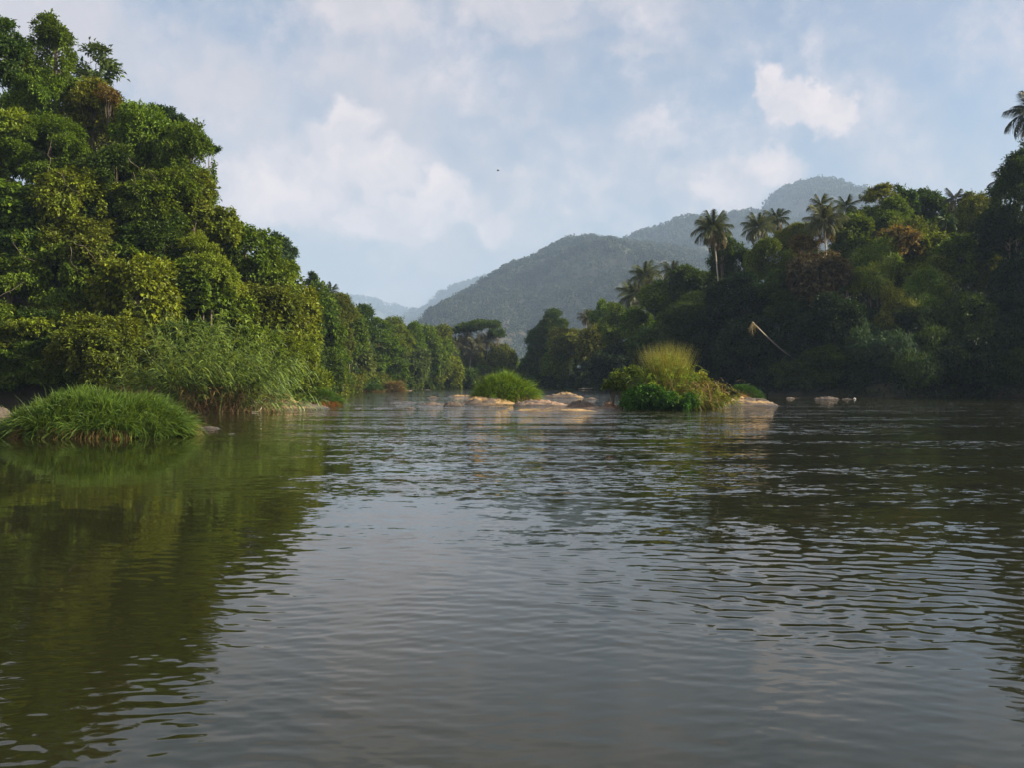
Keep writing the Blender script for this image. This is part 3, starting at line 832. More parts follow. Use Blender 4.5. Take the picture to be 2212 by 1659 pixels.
ZONE = {
 'l': ('shaded green tree filling the steep left wood', 'trees of the steep left wood'),
 'lf': ('small green tree in the hazy row along the far left bank', 'trees along the far left bank'),
 'c': ('distant hazy tree in the low wood beyond the bend', 'trees beyond the bend'),
 'ru': ('dim green tree filling the upper right slope', 'trees of the upper right slope'),
 'rl': ('shade-tinted tree low on the right bank', 'trees low on the right bank')}
nf = 0
fill = []
offp = []
listed = [(o_[0], o_[1], o_[2]) for o_ in PLACED]
cand = np.stack([rng.uniform(-115, 140, 11000), rng.uniform(60, 345, 11000)], 1)
cd = river_dist(cand[:, 0], cand[:, 1]); cg = ground_z(cand[:, 0], cand[:, 1])
for (x, y), d, g in zip(cand, cd, cg):
    px = CX + F * x / y
    if d < 1.0 or d > 48 or px < -110 or px > 3900 or (x < 0 and px > 2330): continue
    off = px > 2330
    sp = 5.2 if y < 130 else 7.0
    if d < 6: sp *= .82
    if d > 22: sp *= 1.25
    if not try_add(x, y, sp): continue
    Rr = rng.uniform(2.6, 4.3) * (1.1 if y > 130 else 1.0)
    if d < 6: Rr *= .85
    hh = rng.uniform(4.5, 9.0) if d > 5 else rng.uniform(2.0, 3.8)
    rh = Rr * rng.uniform(.8, 1.15)
    if px < 1480 and y > 105 and d > 5:
        silz = CAMZ + (CY - np.interp(px, SILX, SILY)) / F * y - g
        hh = silz * rng.uniform(.5, 1.0); Rr = min(max(hh * .27, 2.0), 4.6); hh = hh - Rr; rh = Rr * rng.uniform(.9, 1.3)
    if off:
        if d > 34: continue
        hh = rng.uniform(8, 14); Rr = rng.uniform(3.6, 5); rh = Rr
    cyp = CY - F * (g + hh - CAMZ) / y
    rp = Rr * F / y; rhp = rh * F / y
    sil = max(np.interp(q, SILX, SILY) for q in (px, px - rp * .6, px + rp * .6))
    if cyp - rhp < sil + 6:
        cyp = sil + 6 + rhp
        if CAMZ + (CY - cyp) / F * y < g + rh * .5: continue
    if any(D_ > y and ((a_ - px) / rp) ** 2 + ((b_ - cyp) / rhp) ** 2 < (.8 if px < 2000 else .3) for a_, b_, D_ in (listed if px > 1150 else [])) or any(D_ > y and ((a_ - px) / rp) ** 2 + ((b_ - cyp) / rhp) ** 2 < .85 for a_, b_, D_ in CLEAR): continue
    if px < 760: z = 'l' if y < 135 else 'lf'
    elif px < 1100: z = 'lf' if y < 260 else 'c'
    elif px < 1200: z = 'c'
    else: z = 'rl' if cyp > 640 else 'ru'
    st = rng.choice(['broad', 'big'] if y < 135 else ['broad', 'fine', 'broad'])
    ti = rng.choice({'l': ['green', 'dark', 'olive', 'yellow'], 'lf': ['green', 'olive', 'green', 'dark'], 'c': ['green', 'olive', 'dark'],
                     'ru': ['dark', 'green', 'olive', 'green', 'yellow'], 'rl': ['deep', 'deep', 'dark']}[z])  # right bank tints brightened above for light, darkened below for shade
    if off:
        offp.append((x, y, g + hh, Rr)); continue
    fill.append((px, cyp, rp, rhp, y, str(st), str(ti)))
# keep only the crowns that show between the others
gw, gh = 553, 415
gxx, gyy = np.meshgrid(np.arange(gw) * 4 + 2, np.arange(gh) * 4 + 2)
zb = np.full((gh, gw), -1); order = [(p[2], p[0], p[1], p[3], p[4], -1) for p in PLACED] + [(f[4], f[0], f[1], f[2], f[3], k) for k, f in enumerate(fill)]
order.sort()
vis = {}
for D_, cx_, cy_, rw_, rh_, k_ in order:
    if not np.isfinite(rw_): continue
    m = (((gxx - cx_) / (rw_ * .92)) ** 2 + ((gyy - cy_) / (rh_ * .92)) ** 2 < 1) & (zb < 0)
    vis[k_] = int(m.sum())
    zb[m] = 1
keep_f = sorted([k for k in range(len(fill)) if vis.get(k, 0) >= 12], key=lambda k: -vis[k])[:170]
for k in sorted(keep_f):
    px, cyp, rp, rhp, y, st, ti = fill[k]
    T(px, cyp, rp, rhp, y, st, ti, where_label(px, cyp, rp, ti, st), 'trees filling the wooded banks', deeper=0)
    nf += 1
print('fill candidates', len(fill), 'kept', nf, 'listed', len(listed))
# the wood that goes on along the right bank outside the picture, as one mass
parts = []
for k, (x, y, z, rr_) in enumerate(offp):
    (Vv, Q), C = crown_geo('broad', rr_, rr_ * .9, 500 + k, 2.6, 1.5)
    parts.append((Vv + np.array([x, y, z]), Q))
    parts.append((tube([(x, y, z - 14), (x, y, z)], [.3, .15], 6)))
o = tag(link('forest', mesh_np('forest', *merge(parts), M_LEAF)), 'dark wood continuing along the right bank past the frame edge', 'forest', kind='stuff')
o.color = (*TINT['dark'], 1)
rng = np.random.default_rng(15)
ns = 0
for line, sgn in ((LEFT[2:], 1), (RIGHT[:-2], -1)):
    L_ = np.array(line, float)
    seg = np.hypot(*np.diff(L_, axis=0).T); cs = np.concatenate([[0], seg.cumsum()])
    s_ = 1.0
    while s_ < cs[-1]:
        x = np.interp(s_, cs, L_[:, 0]); y = np.interp(s_, cs, L_[:, 1])
        s_ += rng.uniform(3.6, 5.2) * (1.0 if y < 150 else 1.25)
        if y < 76: continue
        px = CX + F * x / y
        if px < -120 or px > 2330: continue
        y += 2.0
        if sgn > 0 and y < 100 and px > 250: continue
        Rr = rng.uniform(1.9, 3.2); rh = Rr * rng.uniform(.8, 1.2)
        hz = rh * rng.uniform(.5, .9)
        cyp = CY - F * (hz + .2 - CAMZ) / y
        ti = str(rng.choice(['green', 'olive', 'dark'] if px < 1130 else ['deep', 'dark', 'deep'])); st = str(rng.choice(['broad', 'fine']))  # right-bank shrubs get leaf colours with the shade painted in
        T(px, cyp, Rr * F / y, rh * F / y, y, st, ti, where_label(px, cyp, Rr * F / y, ti, st, 'shrub'), 'shrubs along the river banks', name='shrub', cat='shrub', deeper=0)
        ns += 1
print('shrubs', ns)
print('fillers', nf, 'crown meshes', len(CACHE))

# --- undergrowth carpet on the banks
def carpet(name, label, sel, n, leaf, seed, tint, hmax):
    rng = np.random.default_rng(seed)
    x = rng.uniform(-115, 135, n * 6); y = rng.uniform(70, 345, n * 6)
    px = CX + F * x / y
    d = river_dist(x, y)
    m = (px > -140) & (px < 2360) & (d > -1.2) & (d < 32) & sel(x, y) & (rng.uniform(0, 1, n * 6) < np.where(d < 5, 1, .35))
    x, y, d = x[m][:n], y[m][:n], d[m][:n]
    g = np.maximum(ground_z(x, y), 0)
    big = fbm(x * .35, y * .35, seed, 3)
    top = hmax * (0.25 + 1.1 * sstep(big, .3, .7))
    z = g + top * rng.uniform(0.05, 1, len(x)) ** .6
    P = np.stack([x, y, z], 1)
    N = len(P)
    dd = rng.normal(0, .7, (N, 3)) + np.array([0, -.3, -.2])
    nn = rng.normal(0, .45, (N, 3)) + np.array([0, -.35, .8])
    Ls = leaf * rng.uniform(.6, 1.4, N) * np.clip(y / 140, .6, 2)
    Vv, Q = leaf_quads(P, dd, nn, Ls, Ls * .5, .2)
    o = tag(link(name, mesh_np(name, Vv, Q, M_LEAF)), label, 'undergrowth', kind='stuff')
    o.color = (*TINT[tint], 1)
carpet('undergrowth', 'tangled green undergrowth along the left bank', lambda x, y: x < np.where(y < 300, 0, 0), 120000, .5, 3, 'green', 2.6)
carpet('undergrowth', 'dark undergrowth along the shaded right bank', lambda x, y: x >= 0, 120000, .55, 4, 'deep', 2.8)  # shade of this bank is put into the leaf tint

# ------------------------------------------------------------------ palms
def frond_mesh(L, drop, seed, nl=44, lw=.075):
    rng = np.random.default_rng(seed)
    u = np.linspace(0, 1, 10)
    # rachis arching along +X
    ang = -drop * u ** 1.3
    xs_ = np.concatenate([[0], np.cumsum(np.cos(ang[:-1]) * L / 9)]); zs_ = np.concatenate([[0], np.cumsum(np.sin(ang[:-1]) * L / 9)])
    pts_ = np.stack([xs_, np.zeros(10), zs_], 1)
    parts = [tube(pts_, .045 * (1 - .8 * u), 4)]
    t = np.linspace(.14, .99, nl)
    P = np.stack([np.interp(t, u, pts_[:, k]) for k in range(3)], 1)
    ll = L * .29 * np.sin(np.pi * np.clip(t * .93 + .07, 0, 1)) ** .6 + .15
    a = np.interp(t, u, ang)
    fw = np.stack([np.cos(a), 0 * a, np.sin(a)], 1)
    for s_ in (-1, 1):
        d = fw * .55 + np.array([0, s_ * .8, -.28]) + rng.normal(0, .09, (nl, 3))
        V_, Q_ = blades(P, d, ll * rng.uniform(.85, 1.1, nl), np.full(nl, lw), np.full(nl, .75), 3, rng)
        parts.append((V_, Q_))
    V_, Q_ = merge(parts)
    return mesh_np('frond', V_, Q_, M_PALM)
FR = [frond_mesh(4.3, .85, 1, 60, .13), frond_mesh(4.5, 1.25, 2, 60, .13), frond_mesh(4.0, .45, 3, 60, .13), frond_mesh(4.6, 1.7, 4, 60, .13)]
AF = [frond_mesh(1.9, 1.0, 5, 26, .13), frond_mesh(2.0, 1.5, 6, 26, .13)]
def palm(cx, cyy, rpx, D, label, foot=None, seed=0, n=24, areca=False, tint=(.085, .105, .035), group=None, trunk_to=None, lit=1.0):
    rng = random.Random(seed * 77 + 5)
    for _ in range(60):
        q = at(cx, cyy, D)
        if float(river_dist(np.array([q[0]]), np.array([q[1]]))[0]) > 3: break
        D *= 1.01
    c = at(cx, cyy, D)
    if foot is None: foot = (rng.uniform(-1.2, 1.2), rng.uniform(0, 1.5))
    bx, by = c[0] + foot[0], c[1] + foot[1]
    g = gz(bx, by)
    root = tag(link('areca_palm' if areca else 'coconut_palm', None, loc=(bx, by, g - .1)), label, 'palm', group)
    h = c[2] - g
    u = np.linspace(0, 1, 14)
    pts_ = np.stack([-foot[0] * u ** 1.6, -foot[1] * u ** 1.6, u * h], 1)
    r = (.10 if areca else .17) * (1 - .35 * u) * (1 + .5 * np.exp(-u * 20))
    link('trunk', mesh_np('trunk', *tube(pts_, r, 8), M_PALEBARK, True), root)
    top = pts_[-1]
    base_len = 1.9 if areca else 4.3
    s0 = rpx / F * D / (base_len * .82)
    for k in range(n):
        q = k / n
        elv = R(78 - 118 * q + rng.uniform(-9, 9)) if not areca else R(70 - 80 * q + rng.uniform(-9, 9))
        aza = k * 2.39996 + rng.uniform(-.2, .2)
        me = (AF[k % 2] if areca else (FR[2] if q < .2 else FR[0] if q < .5 else FR[1] if q < .8 else FR[3]))
        f = link('frond', me, root, top)
        f.rotation_euler = (rng.uniform(-.3, .3), -elv, aza)
        sc = s0 * rng.uniform(.85, 1.1)
        f.scale = (sc, sc, sc)
        tt = np.array(tint) * rng.uniform(.75, 1.3)
        if q > .85 and not areca: tt = np.array((.16, .12, .05))
        f.color = (*tt, 1)
    if not areca:
        for k in range(7):
            a = k * .9
            V_, Q_ = tube([(0, 0, -.14), (0, 0, -.08), (0, 0, .04), (0, 0, .13)], [.02, .11, .12, .02], 7)
            co = link('coconut', mesh_np('coconut', V_, Q_, M_COCONUT, True), root, top + np.array([math.cos(a) * .3, math.sin(a) * .3, -.28 - .08 * (k % 3)]))
    return root
palm(1540, 492, 37, 176, 'tallest coconut palm standing clear with a pale slender trunk', (2.0, .5), 1, 30)
palm(1392, 592, 30, 214, 'higher of the twin coconut palms at the inner right bank', (1.0, .5), 2, 24)
palm(1368, 634, 32, 207, 'lower coconut palm of the twins at the inner right bank', (.5, .5), 3, 24)
palm(1452, 584, 25, 214, 'coconut palm half sunk behind the skyline right of the twins', None, 4, 18)
palm(1638, 490, 33, 198, 'coconut palm left of the pair before the domed peak', None, 5, 24)
palm(1677, 472, 27, 212, 'darker coconut palm right of the pair before the domed peak', None, 6, 20, tint=(.05, .07, .03))
palm(1780, 475, 39, 166, 'large coconut palm with pale drooping fronds before the peak', (.9, 0), 7, 28, tint=(.10, .115, .05))
palm(1773, 442, 24, 176, 'coconut palm top directly above the large drooping palm', None, 8, 16)
palm(1828, 445, 26, 196, 'upright coconut palm right of the large drooping one', None, 9, 18, tint=(.05, .07, .03))
palm(2063, 428, 26, 182, 'dusky palm with upright fronds on the right skyline', None, 10, 14, tint=(.045, .05, .035))
palm(2168, 390, 30, 158, 'dusky palm beside the tall tree near the right edge', None, 11, 16, tint=(.05, .055, .03))
palm(2234, 240, 52, 156, 'high palm mostly cut off by the right frame edge', (.5, 0), 12, 22, tint=(.035, .045, .025))
palm(715, 628, 20, 186, 'lone small palm on the lower left skyline', None, 13, 16, tint=(.05, .07, .03))
palm(1268, 684, 18, 262, 'small pale palm left of the tall rounded tree', None, 14, 20, tint=(.11, .11, .05))
palm(1328, 690, 15, 250, 'small palm peeping out right of the tall rounded tree', None, 15, 16)
PG = 'distant palms under the umbrella trees'
for k, (a, b, r_, dd_) in enumerate([(962, 722, 18, 302), (985, 740, 19, 300), (1008, 733, 20, 302), (1030, 742, 19, 300), (1054, 735, 20, 303), (973, 752, 18, 298), (1018, 756, 18, 297)]):
    palm(a, b, r_, dd_, 'pale distant coconut palm in the cluster under the umbrella trees', None, 20 + k, 18, group=PG, tint=(.11, .11, .06))
AG = 'slim areca palms on the right slope'
for k, (a, b, r_, dd_, lb) in enumerate([(2045, 478, 20, 150, 'areca palm with a pale bare trunk, highest of the slim palms'),
                                     (2062, 520, 16, 149, 'areca palm just below the highest slim palm'),
                                     (2095, 540, 18, 147, 'areca palm in the middle of the slim palms'),
                                     (2120, 545, 20, 146, 'areca palm with a bright white trunk stretch'),
                                     (2138, 560, 19, 146, 'areca palm right of the bright white trunk'),
                                     (2080, 580, 17, 148, 'lowest areca palm of the slim group')]):
    palm(a, b, r_, dd_ + 25, lb, None, 40 + k, 14, areca=True, group=AG, tint=(.04, .075, .02))

# leaning dead palm
p0, p1 = at(1733, 786, 164), at(1625, 694, 146)
u = np.linspace(0, 1, 14)[:, None]
sag = np.array([0, 0, -1.0]) * np.sin(np.pi * u) * .5
pl = p0 * (1 - u) + p1 * u + sag
pg = p0 + (p0 - p1) * .22; pg[2] = gz(pg[0], pg[1]) - .2
pl = np.concatenate([[pg], [(pg + p0) / 2 + np.array([0, 0, .2])], pl])
u = np.linspace(0, 1, 16)[:, None]
root = tag(link('dead_palm', None, loc=p0), 'bare pale palm trunk leaning out from the dark right bank', 'palm')
link('trunk', mesh_np('trunk', *tube(pl - p0, .14 - .06 * u[:, 0], 8), M_PALEBARK, True), root)
rw_ = np.random.default_rng(77)
for k in range(8):
    n_ = 16
    t_ = rw_.uniform(0, 1, n_)
    az_ = rw_.uniform(0, 6.28); out_ = np.array([math.cos(az_) * .35, math.sin(az_) * .35, rw_.uniform(-1.1, -.1)]); out_ /= np.linalg.norm(out_)
    ln_ = rw_.uniform(.6, 2.1)
    P_ = (p1 - p0) + out_ * (t_ * ln_)[:, None]
    Vb, Qb = blades(P_, np.array([0, 0, -.7]) + rw_.normal(0, .45, (n_, 3)), rw_.uniform(.25, .8, n_), np.full(n_, .05), np.full(n_, .5), 3, rw_)
    sp_ = tube([(p1 - p0), (p1 - p0) + out_ * ln_ * .5, (p1 - p0) + out_ * ln_], [.03, .025, .01], 4)
    f = link('withered_frond', mesh_np('withered_frond', *merge([(Vb, Qb), sp_]), M_DRY), root); f.color = (.32, .27, .16, 1)
# banana-like plant at its foot
c = at(1745, 790, 160)
g = gz(c[0], c[1])
root = tag(link('banana_plant', None, loc=(c[0], c[1], g)), 'dim grey-green banana plant at the foot of the leaning palm trunk', 'plant')
rng = np.random.default_rng(3)
N = 11
aa = np.arange(N) * 2.4
dd = np.stack([np.cos(aa) * .8, np.sin(aa) * .8, np.full(N, 1.0)], 1)
Vv, Q = blades(np.tile([0, 0, 1.4], (N, 1)), dd, np.full(N, 3.2), np.full(N, .62), np.full(N, .55), 6, rng)
o = link('leaf', mesh_np('leaf', Vv, Q, M_PALM), root); o.color = (.075, .12, .07, 1)
link('stem', mesh_np('stem', *tube([(0, 0, -.3), (0, 0, .8), (0, 0, 1.7)], [.18, .15, .1], 8), M_PALEBARK, True), root)

# slim white trunks near the inner right bank
for k, (a, b0, b1) in enumerate([(1163, 765, 815), (1170, 755, 825), (1155, 775, 812)]):
    c = at(a, b0, 303); g = gz(c[0], c[1])
    root = tag(link('slim_tree', None, loc=(c[0], c[1], min(g, c[2] - 4))), 'slim pale-trunked tree in the row right of the valley gap', 'tree', 'slim pale trunks right of the gap')
    hh = c[2] - min(g, c[2] - 4)
    link('trunk', mesh_np('trunk', *tube([(0, 0, 0), (.1, 0, hh * .5), (0, 0, hh + 1)], [.2, .17, .12], 6), M_PALEBARK, True), root)
    me, C, sx, sz_ = crown_mesh('broad', 2.2, 2.2, 303, k)
    cr = link('crown', me, root, (0, 0, hh + 1.6)); cr.scale = (.9, .9, .7); cr.color = (*TINT['dark'], 1)

# ------------------------------------------------------------------ rocks
def rock(x0, x1, ytop, ybot, label, tint=(.34, .215, .115), group=None, seed=1, flat=.5, depth=None, name='rock', D=None, cat='rock'):
    D = D or CAMZ * F / (ybot - CY)
    D = min(D, 300)
    wdt = (x1 - x0) / F * D; hgt = (ybot - ytop) / F * D
    dep = depth or min(max(wdt * .6, hgt * 1.6), 7)
    hgt = hgt * (.78 if x1 - x0 > 60 else .55)
    rng = np.random.default_rng(seed)
    nu, nv = 72, 30
    U = np.linspace(0, 2 * np.pi, nu, endpoint=False)
    W_ = np.linspace(0, 1, nv)
    uu, vv = np.meshgrid(U, W_)
    # radial cap: v=0 summit, v=1 foot
    ph = seed * 1.7
    edge = 1 + .22 * (fbm(np.cos(uu) * 1.6 + ph + 9, np.sin(uu) * 1.6 + 9, seed, 4) - .5) * 2
    rad = vv ** .9 * edge
    ex = 1.15
    X = np.sign(np.cos(uu)) * np.abs(np.cos(uu)) ** (1 / ex) * rad * wdt / 2
    Y = np.sign(np.sin(uu)) * np.abs(np.sin(uu)) ** (1 / ex) * rad * dep / 2
    prof = 1 - vv ** (1.25 + .8 * flat)
    Y = Y - dep * .16 * vv ** 1.0 * np.sign(np.sin(uu)) * 0 + dep * .22 * (1 - vv)
    tilt = rng.uniform(-.35, .35)
    nz = fbm(X * 1.1 + ph, Y * 1.1 + 3, seed + 3, 5) - .5
    crack = np.abs(fbm(X * .7 + 2 * ph, Y * 1.6, seed + 7, 4) - .5)
    Z = hgt * 1.08 * prof * (1 + tilt * X / (wdt / 2) * .6) * (1 + .8 * nz) * .95 - hgt * .45 * np.exp(-(crack / .02) ** 2) * prof - hgt * .3 * np.exp(-(np.abs(fbm(X * 1.6 + ph, Y * .5, seed + 11, 3) - .5) / .02) ** 2) * prof
    st_ = max(.10, hgt * .22)
    zq = np.floor(Z / st_ + .5 * nz) * st_ + st_ * sstep((Z / st_ + .5 * nz) % 1.0, .55, 1.0)
    Z = Z * .45 + zq * .55
    Z = Z + (fbm(X * 3.5, Y * 3.5, seed + 9, 5, .6) - .5) * min(.26, hgt * .45) - .12 * (vv > .97) * 2.5 - .02
    V_ = np.stack([X, Y, Z], -1).reshape(-1, 3)
    i, j = np.meshgrid(np.arange(nu), np.arange(nv - 1))
    a = (j * nu + i).ravel(); b = (j * nu + (i + 1) % nu).ravel()
    Q_ = np.stack([a, a + nu, b + nu, b], 1)
    o = link(name, mesh_np(name, V_, Q_, M_ROCK, True), loc=((x0 + x1) / 2 / F * D - CX / F * D, D + dep * .42, 0))
    o.color = (*tint, 1)
    return tag(o, label, cat, group)
TAN = (.36, .245, .105); GREY = (.19, .15, .11); BRN = (.20, .12, .065)
rock(981, 1117, 851, 876, 'broad tan slab with grey crown under the middle grass clump', TAN, seed=2, depth=5)
rock(955, 1004, 858, 878, 'dark hollowed rock at the left tip of the broad slab', (.08, .06, .045), seed=3, D=92.5, depth=1.6)
rock(966, 1020, 849, 858, 'pale ledge behind the left end of the broad slab', TAN, seed=5)
rock(897, 964, 868, 877, 'low grey ledge trailing left from the broad slab', GREY, seed=6)
rock(870, 898, 876, 884, 'rounded wet stone left of the low ledge', GREY, seed=7)
rock(797, 836, 878, 883, 'thin flat stone out in the left stream', GREY, seed=8)
rock(846, 866, 874, 877, 'tiny stone left of the low ledge', GREY, seed=9)
rock(920, 949, 856, 861, 'pale stone farther back left of the shoal', TAN, seed=10)
rock(1112, 1234, 861, 878, 'grey slab right of the broad tan slab', (.30, .21, .14), seed=11, depth=4)
rock(1108, 1140, 858, 878, 'dark-sided boulder joining the two middle slabs', (.12, .09, .07), seed=12)
rock(1052, 1106, 875, 881, 'thin tan ledge in front of the broad slab', TAN, seed=13)
rock(1098, 1293, 879, 891, 'long low tan ledge at the front of the shoal', (.40, .28, .12), seed=14, flat=.9, depth=2.6)
rock(1215, 1301, 861, 884, 'dark brown sloping rock left of the rusty boulder', (.19, .13, .09), seed=15)
rock(1299, 1338, 856, 884, 'rusty brown boulder touching the reed island', BRN, seed=16, flat=.9)
rock(1165, 1266, 847, 861, 'pale tan slab behind the shoal', (.40, .28, .12), seed=17, flat=.8)
rock(1262, 1292, 856, 864, 'grey-topped stone right of the rear pale slab', GREY, seed=18)
rock(1328, 1360, 866, 884, 'dark wet stone at the foot of the reed island', (.08, .06, .05), seed=19)
rock(1556, 1697, 855, 878, 'smooth tan slab right of the reed island', TAN, seed=20, flat=.6, depth=5)
rock(1696, 1720, 855, 862, 'small round stone right of the smooth slab', GREY, seed=21)
rock(1762, 1820, 851, 864, 'brown hump-backed rock near the dark bank', (.085, .055, .04), seed=22, flat=.8)  # tint darkened to stand in for the bank's shade
rock(1816, 1850, 858, 864, 'low grey rock beside the hump-backed rock', (.09, .08, .07), seed=23)  # grey lowered the same way, shade painted into the stone
rock(1843, 1851, 858.5, 863, 'tiny whitish stone at the end of the right-hand rocks', (.6, .6, .6), seed=24)
rock(525, 700, 862, 885, 'smooth grey and orange slab at the inner left bank', (.36, .23, .12), seed=25, flat=.5, depth=6)
rock(726, 750, 862, 874, 'brown block at the tip of the small grass clump', BRN, seed=26)
rock(753, 793, 879, 883, 'flat stone just off the left slab', GREY, seed=27)
rock(800, 836, 879, 883.5, 'flat stone right of the one off the left slab', GREY, seed=28)
rock(421, 475, 915, 928, 'flat grey-pink stone beside the big grass hummock', (.27, .19, .14), seed=29)
rock(488, 514, 931, 939, 'little stone out in the water off the hummock', (.25, .18, .12), seed=30)
rock(-60, 19, 874, 905, 'tan rock showing behind the left end of the hummock', TAN, seed=31)
rock(913, 932, 838, 842, 'pale sandy stone on the far left waterline', (.6, .45, .3), seed=32, D=240)
rock(876, 892, 840, 843, 'second pale stone left of the sandy one on the far waterline', (.6, .45, .3), seed=33, D=225)
rock(1700, 1760, 859, 861, 'line of low stones before the dark right bank', (.09, .075, .06), seed=34)
rock(835, 905, 868, 871.5, 'thin dark ledge awash left of the low grey ledge', GREY, seed=41, flat=.9)
rock(1128, 1218, 869, 876, 'flat tan shelf in front of the grey middle slab', TAN, seed=42, flat=.9, depth=1.6)
rock(1240, 1345, 878, 887, 'dark brown wet shelf at the left foot of the reed island', (.13, .085, .05), seed=43, flat=.9, depth=2.0)
rock(1016, 1062, 872, 879, 'small dark shelf before the left half of the broad slab', (.15, .10, .06), seed=44, flat=.9)
# far log
c = at(1270, 840, 262)
root = tag(link('driftwood_log', mesh_np('driftwood_log', *tube([(-2.6, 0, .1), (-1, .1, .18), (1.2, 0, .2), (2.6, -.1, .12)], [.08, .14, .13, .06], 7), M_PALEBARK, True), loc=(c[0], c[1], .05)),
           'pale driftwood log lying in the water by the dark inner bank', 'log')

# ------------------------------------------------------------------ grasses and reeds
def dome(rx, ry, h, seed, nu=48, nv=16):
    U = np.linspace(0, 2 * np.pi, nu, endpoint=False); W_ = np.linspace(0.0, 1, nv)
    uu, vv = np.meshgrid(U, W_)
    ed = 1 + .2 * (fbm(np.cos(uu) * 1.5 + seed, np.sin(uu) * 1.5, seed, 3) - .5)
    X = np.cos(uu) * vv * rx * ed; Y = np.sin(uu) * vv * ry * ed
    Z = h * np.sqrt(np.maximum(1 - vv ** 2.4, 0)) - .15 * (vv > .98)
    Z = Z * (1 + .8 * (fbm(X * .7, Y * .7, seed, 3) - .5))
    i, j = np.meshgrid(np.arange(nu), np.arange(nv - 1))
    a = (j * nu + i).ravel(); b = (j * nu + (i + 1) % nu).ravel()
    return np.stack([X, Y, Z], -1).reshape(-1, 3), np.stack([a, a + nu, b + nu, b], 1)

def dome_pts(rng, n, rx, ry, h, seed, top=None):
    a = rng.uniform(0, 2 * np.pi, n); v = rng.uniform(0, 1, n) ** .62
    ed = 1 + .2 * (fbm(np.cos(a) * 1.5 + seed, np.sin(a) * 1.5, seed, 3) - .5)
    X = np.cos(a) * v * rx * ed; Y = np.sin(a) * v * ry * ed
    Z = h * np.sqrt(np.maximum(1 - v ** 2.4, 0))
    Z = Z * (1 + .8 * (fbm(X * .7, Y * .7, seed, 3) - .5))
    out = norm(np.stack([X / rx ** 2, Y / ry ** 2, Z / h ** 2 * .6 + .05], 1))
    return np.stack([X, Y, Z], 1), out, v

def grass_clump(cx, ybase, rwpx, hpx, D, label, n, bl, tint, dry=(.30, .15, .05), dry_n=.16, seed=1, depth=.62, width=.035, name='grass_clump', skew=0.0, zoff=0.0, cat='grass clump'):
    rng = np.random.default_rng(seed)
    c = at(cx, ybase, D); rx = rwpx / F * D; H_ = hpx / F * D
    h = max(H_ - bl * .42, H_ * .5); ry = rx * depth
    root = tag(link(name, None, loc=(c[0], D + ry * .5, zoff)), label, cat)
    Vm, Qm = dome(rx * .84, ry * .84, h * .9, seed)
    Vm[:, 0] += skew * Vm[:, 2]
    link('root_mound', mesh_np('root_mound', Vm, Qm, M_MOUND, True), root)
    P, out, v = dome_pts(rng, n, rx * .92, ry * .92, h, seed)
    q = n // 3
    aw = rng.uniform(0, 2 * np.pi, q); zw = rng.uniform(0, .45, q) ** 1.2
    edw = 1 + .2 * (fbm(np.cos(aw) * 1.5 + seed, np.sin(aw) * 1.5, seed, 3) - .5)
    P[:q] = np.stack([np.cos(aw) * rx * .9 * edw, np.sin(aw) * ry * .9 * edw, zw * h], 1)
    out[:q] = np.stack([np.cos(aw), np.sin(aw), 0 * aw], 1)
    P[:, 0] += skew * P[:, 2]
    tuft = (fbm(P[:, 0] * 2.2, P[:, 1] * 2.2 + P[:, 2] * 2, seed, 2) - .5)
    d = out * .75 + np.array([0, 0, .75]) + rng.normal(0, .34, (n, 3)) + np.stack([tuft, tuft * .5, 0 * tuft], 1) * 2.4
    L = bl * rng.uniform(.5, 1.3, n) * (1 + 1.1 * tuft) * np.where(rng.uniform(0, 1, n) > .985, 1.6, 1)
    Vb, Qb = blades(P, d, L, width * rng.uniform(.7, 1.3, n), rng.uniform(.25, .75, n), 4, rng)
    o = link('green_blades', mesh_np('green_blades', Vb, Qb, M_GRASS), root); o.color = (*tint, 1)
    m = int(n * dry_n)
    a = rng.uniform(0, 2 * np.pi, m)
    P = np.stack([np.cos(a) * rx * .95, np.sin(a) * ry * .95, rng.uniform(0.02, .28, m) * h], 1)
    pm = fbm(P[:, 0] * .9, P[:, 1] * .9, seed + 4, 2) > .42
    P = P[pm]; a = a[pm]; m = len(P)
    d = np.stack([np.cos(a), np.sin(a), rng.uniform(-.2, .8, m)], 1) + rng.normal(0, .3, (m, 3))
    Vb, Qb = blades(P, d, bl * rng.uniform(.35, .8, m), np.full(m, width), rng.uniform(.5, 1.1, m), 3, rng)
    o = link('dry_blades', mesh_np('dry_blades', Vb, Qb, M_DRY), root); o.color = (*dry, 1)
    return root
GG = (.060, .135, .022)
grass_clump(192, 947, 212, 92, 42.5, 'large rounded green grass hummock with brown base in the left foreground water', 20000, .95, (.105, .175, .030), (.24, .15, .06), .12, 11, .5, .05)
grass_clump(672, 878, 58, 42, 95, 'small bright grass clump with rusty base on the left slab', 6500, .9, (.075, .15, .02), (.40, .15, .04), .5, 12, .5, .05)
grass_clump(1092, 866, 68, 55, 101, 'bushy yellow-green grass clump on the mid-river slab', 8000, 1.5, (.130, .215, .015), (.30, .2, .08), .1, 13, .6, .07, zoff=.3)
grass_clump(1612, 860, 38, 38, 112, 'small smooth dark green grass mound right of the reed island', 6500, .7, (.045, .11, .015), (.3, .15, .05), .1, 14, .7, .045)
grass_clump(1603, 866, 12, 20, 104, 'tiny dry straw tuft before the smooth grass mound', 700, .9, (.36, .22, .08), (.4, .22, .08), .4, 15, .7, .04)
grass_clump(1225, 845, 12, 6, 200, 'faint low grass tuft beyond the rear pale slab', 400, .8, (.05, .09, .02), seed=16, width=.08)
grass_clump(800, 842, 26, 20, 205, 'low green grass bank on the far left shore', 2500, 1.2, (.06, .12, .02), seed=17, width=.09)
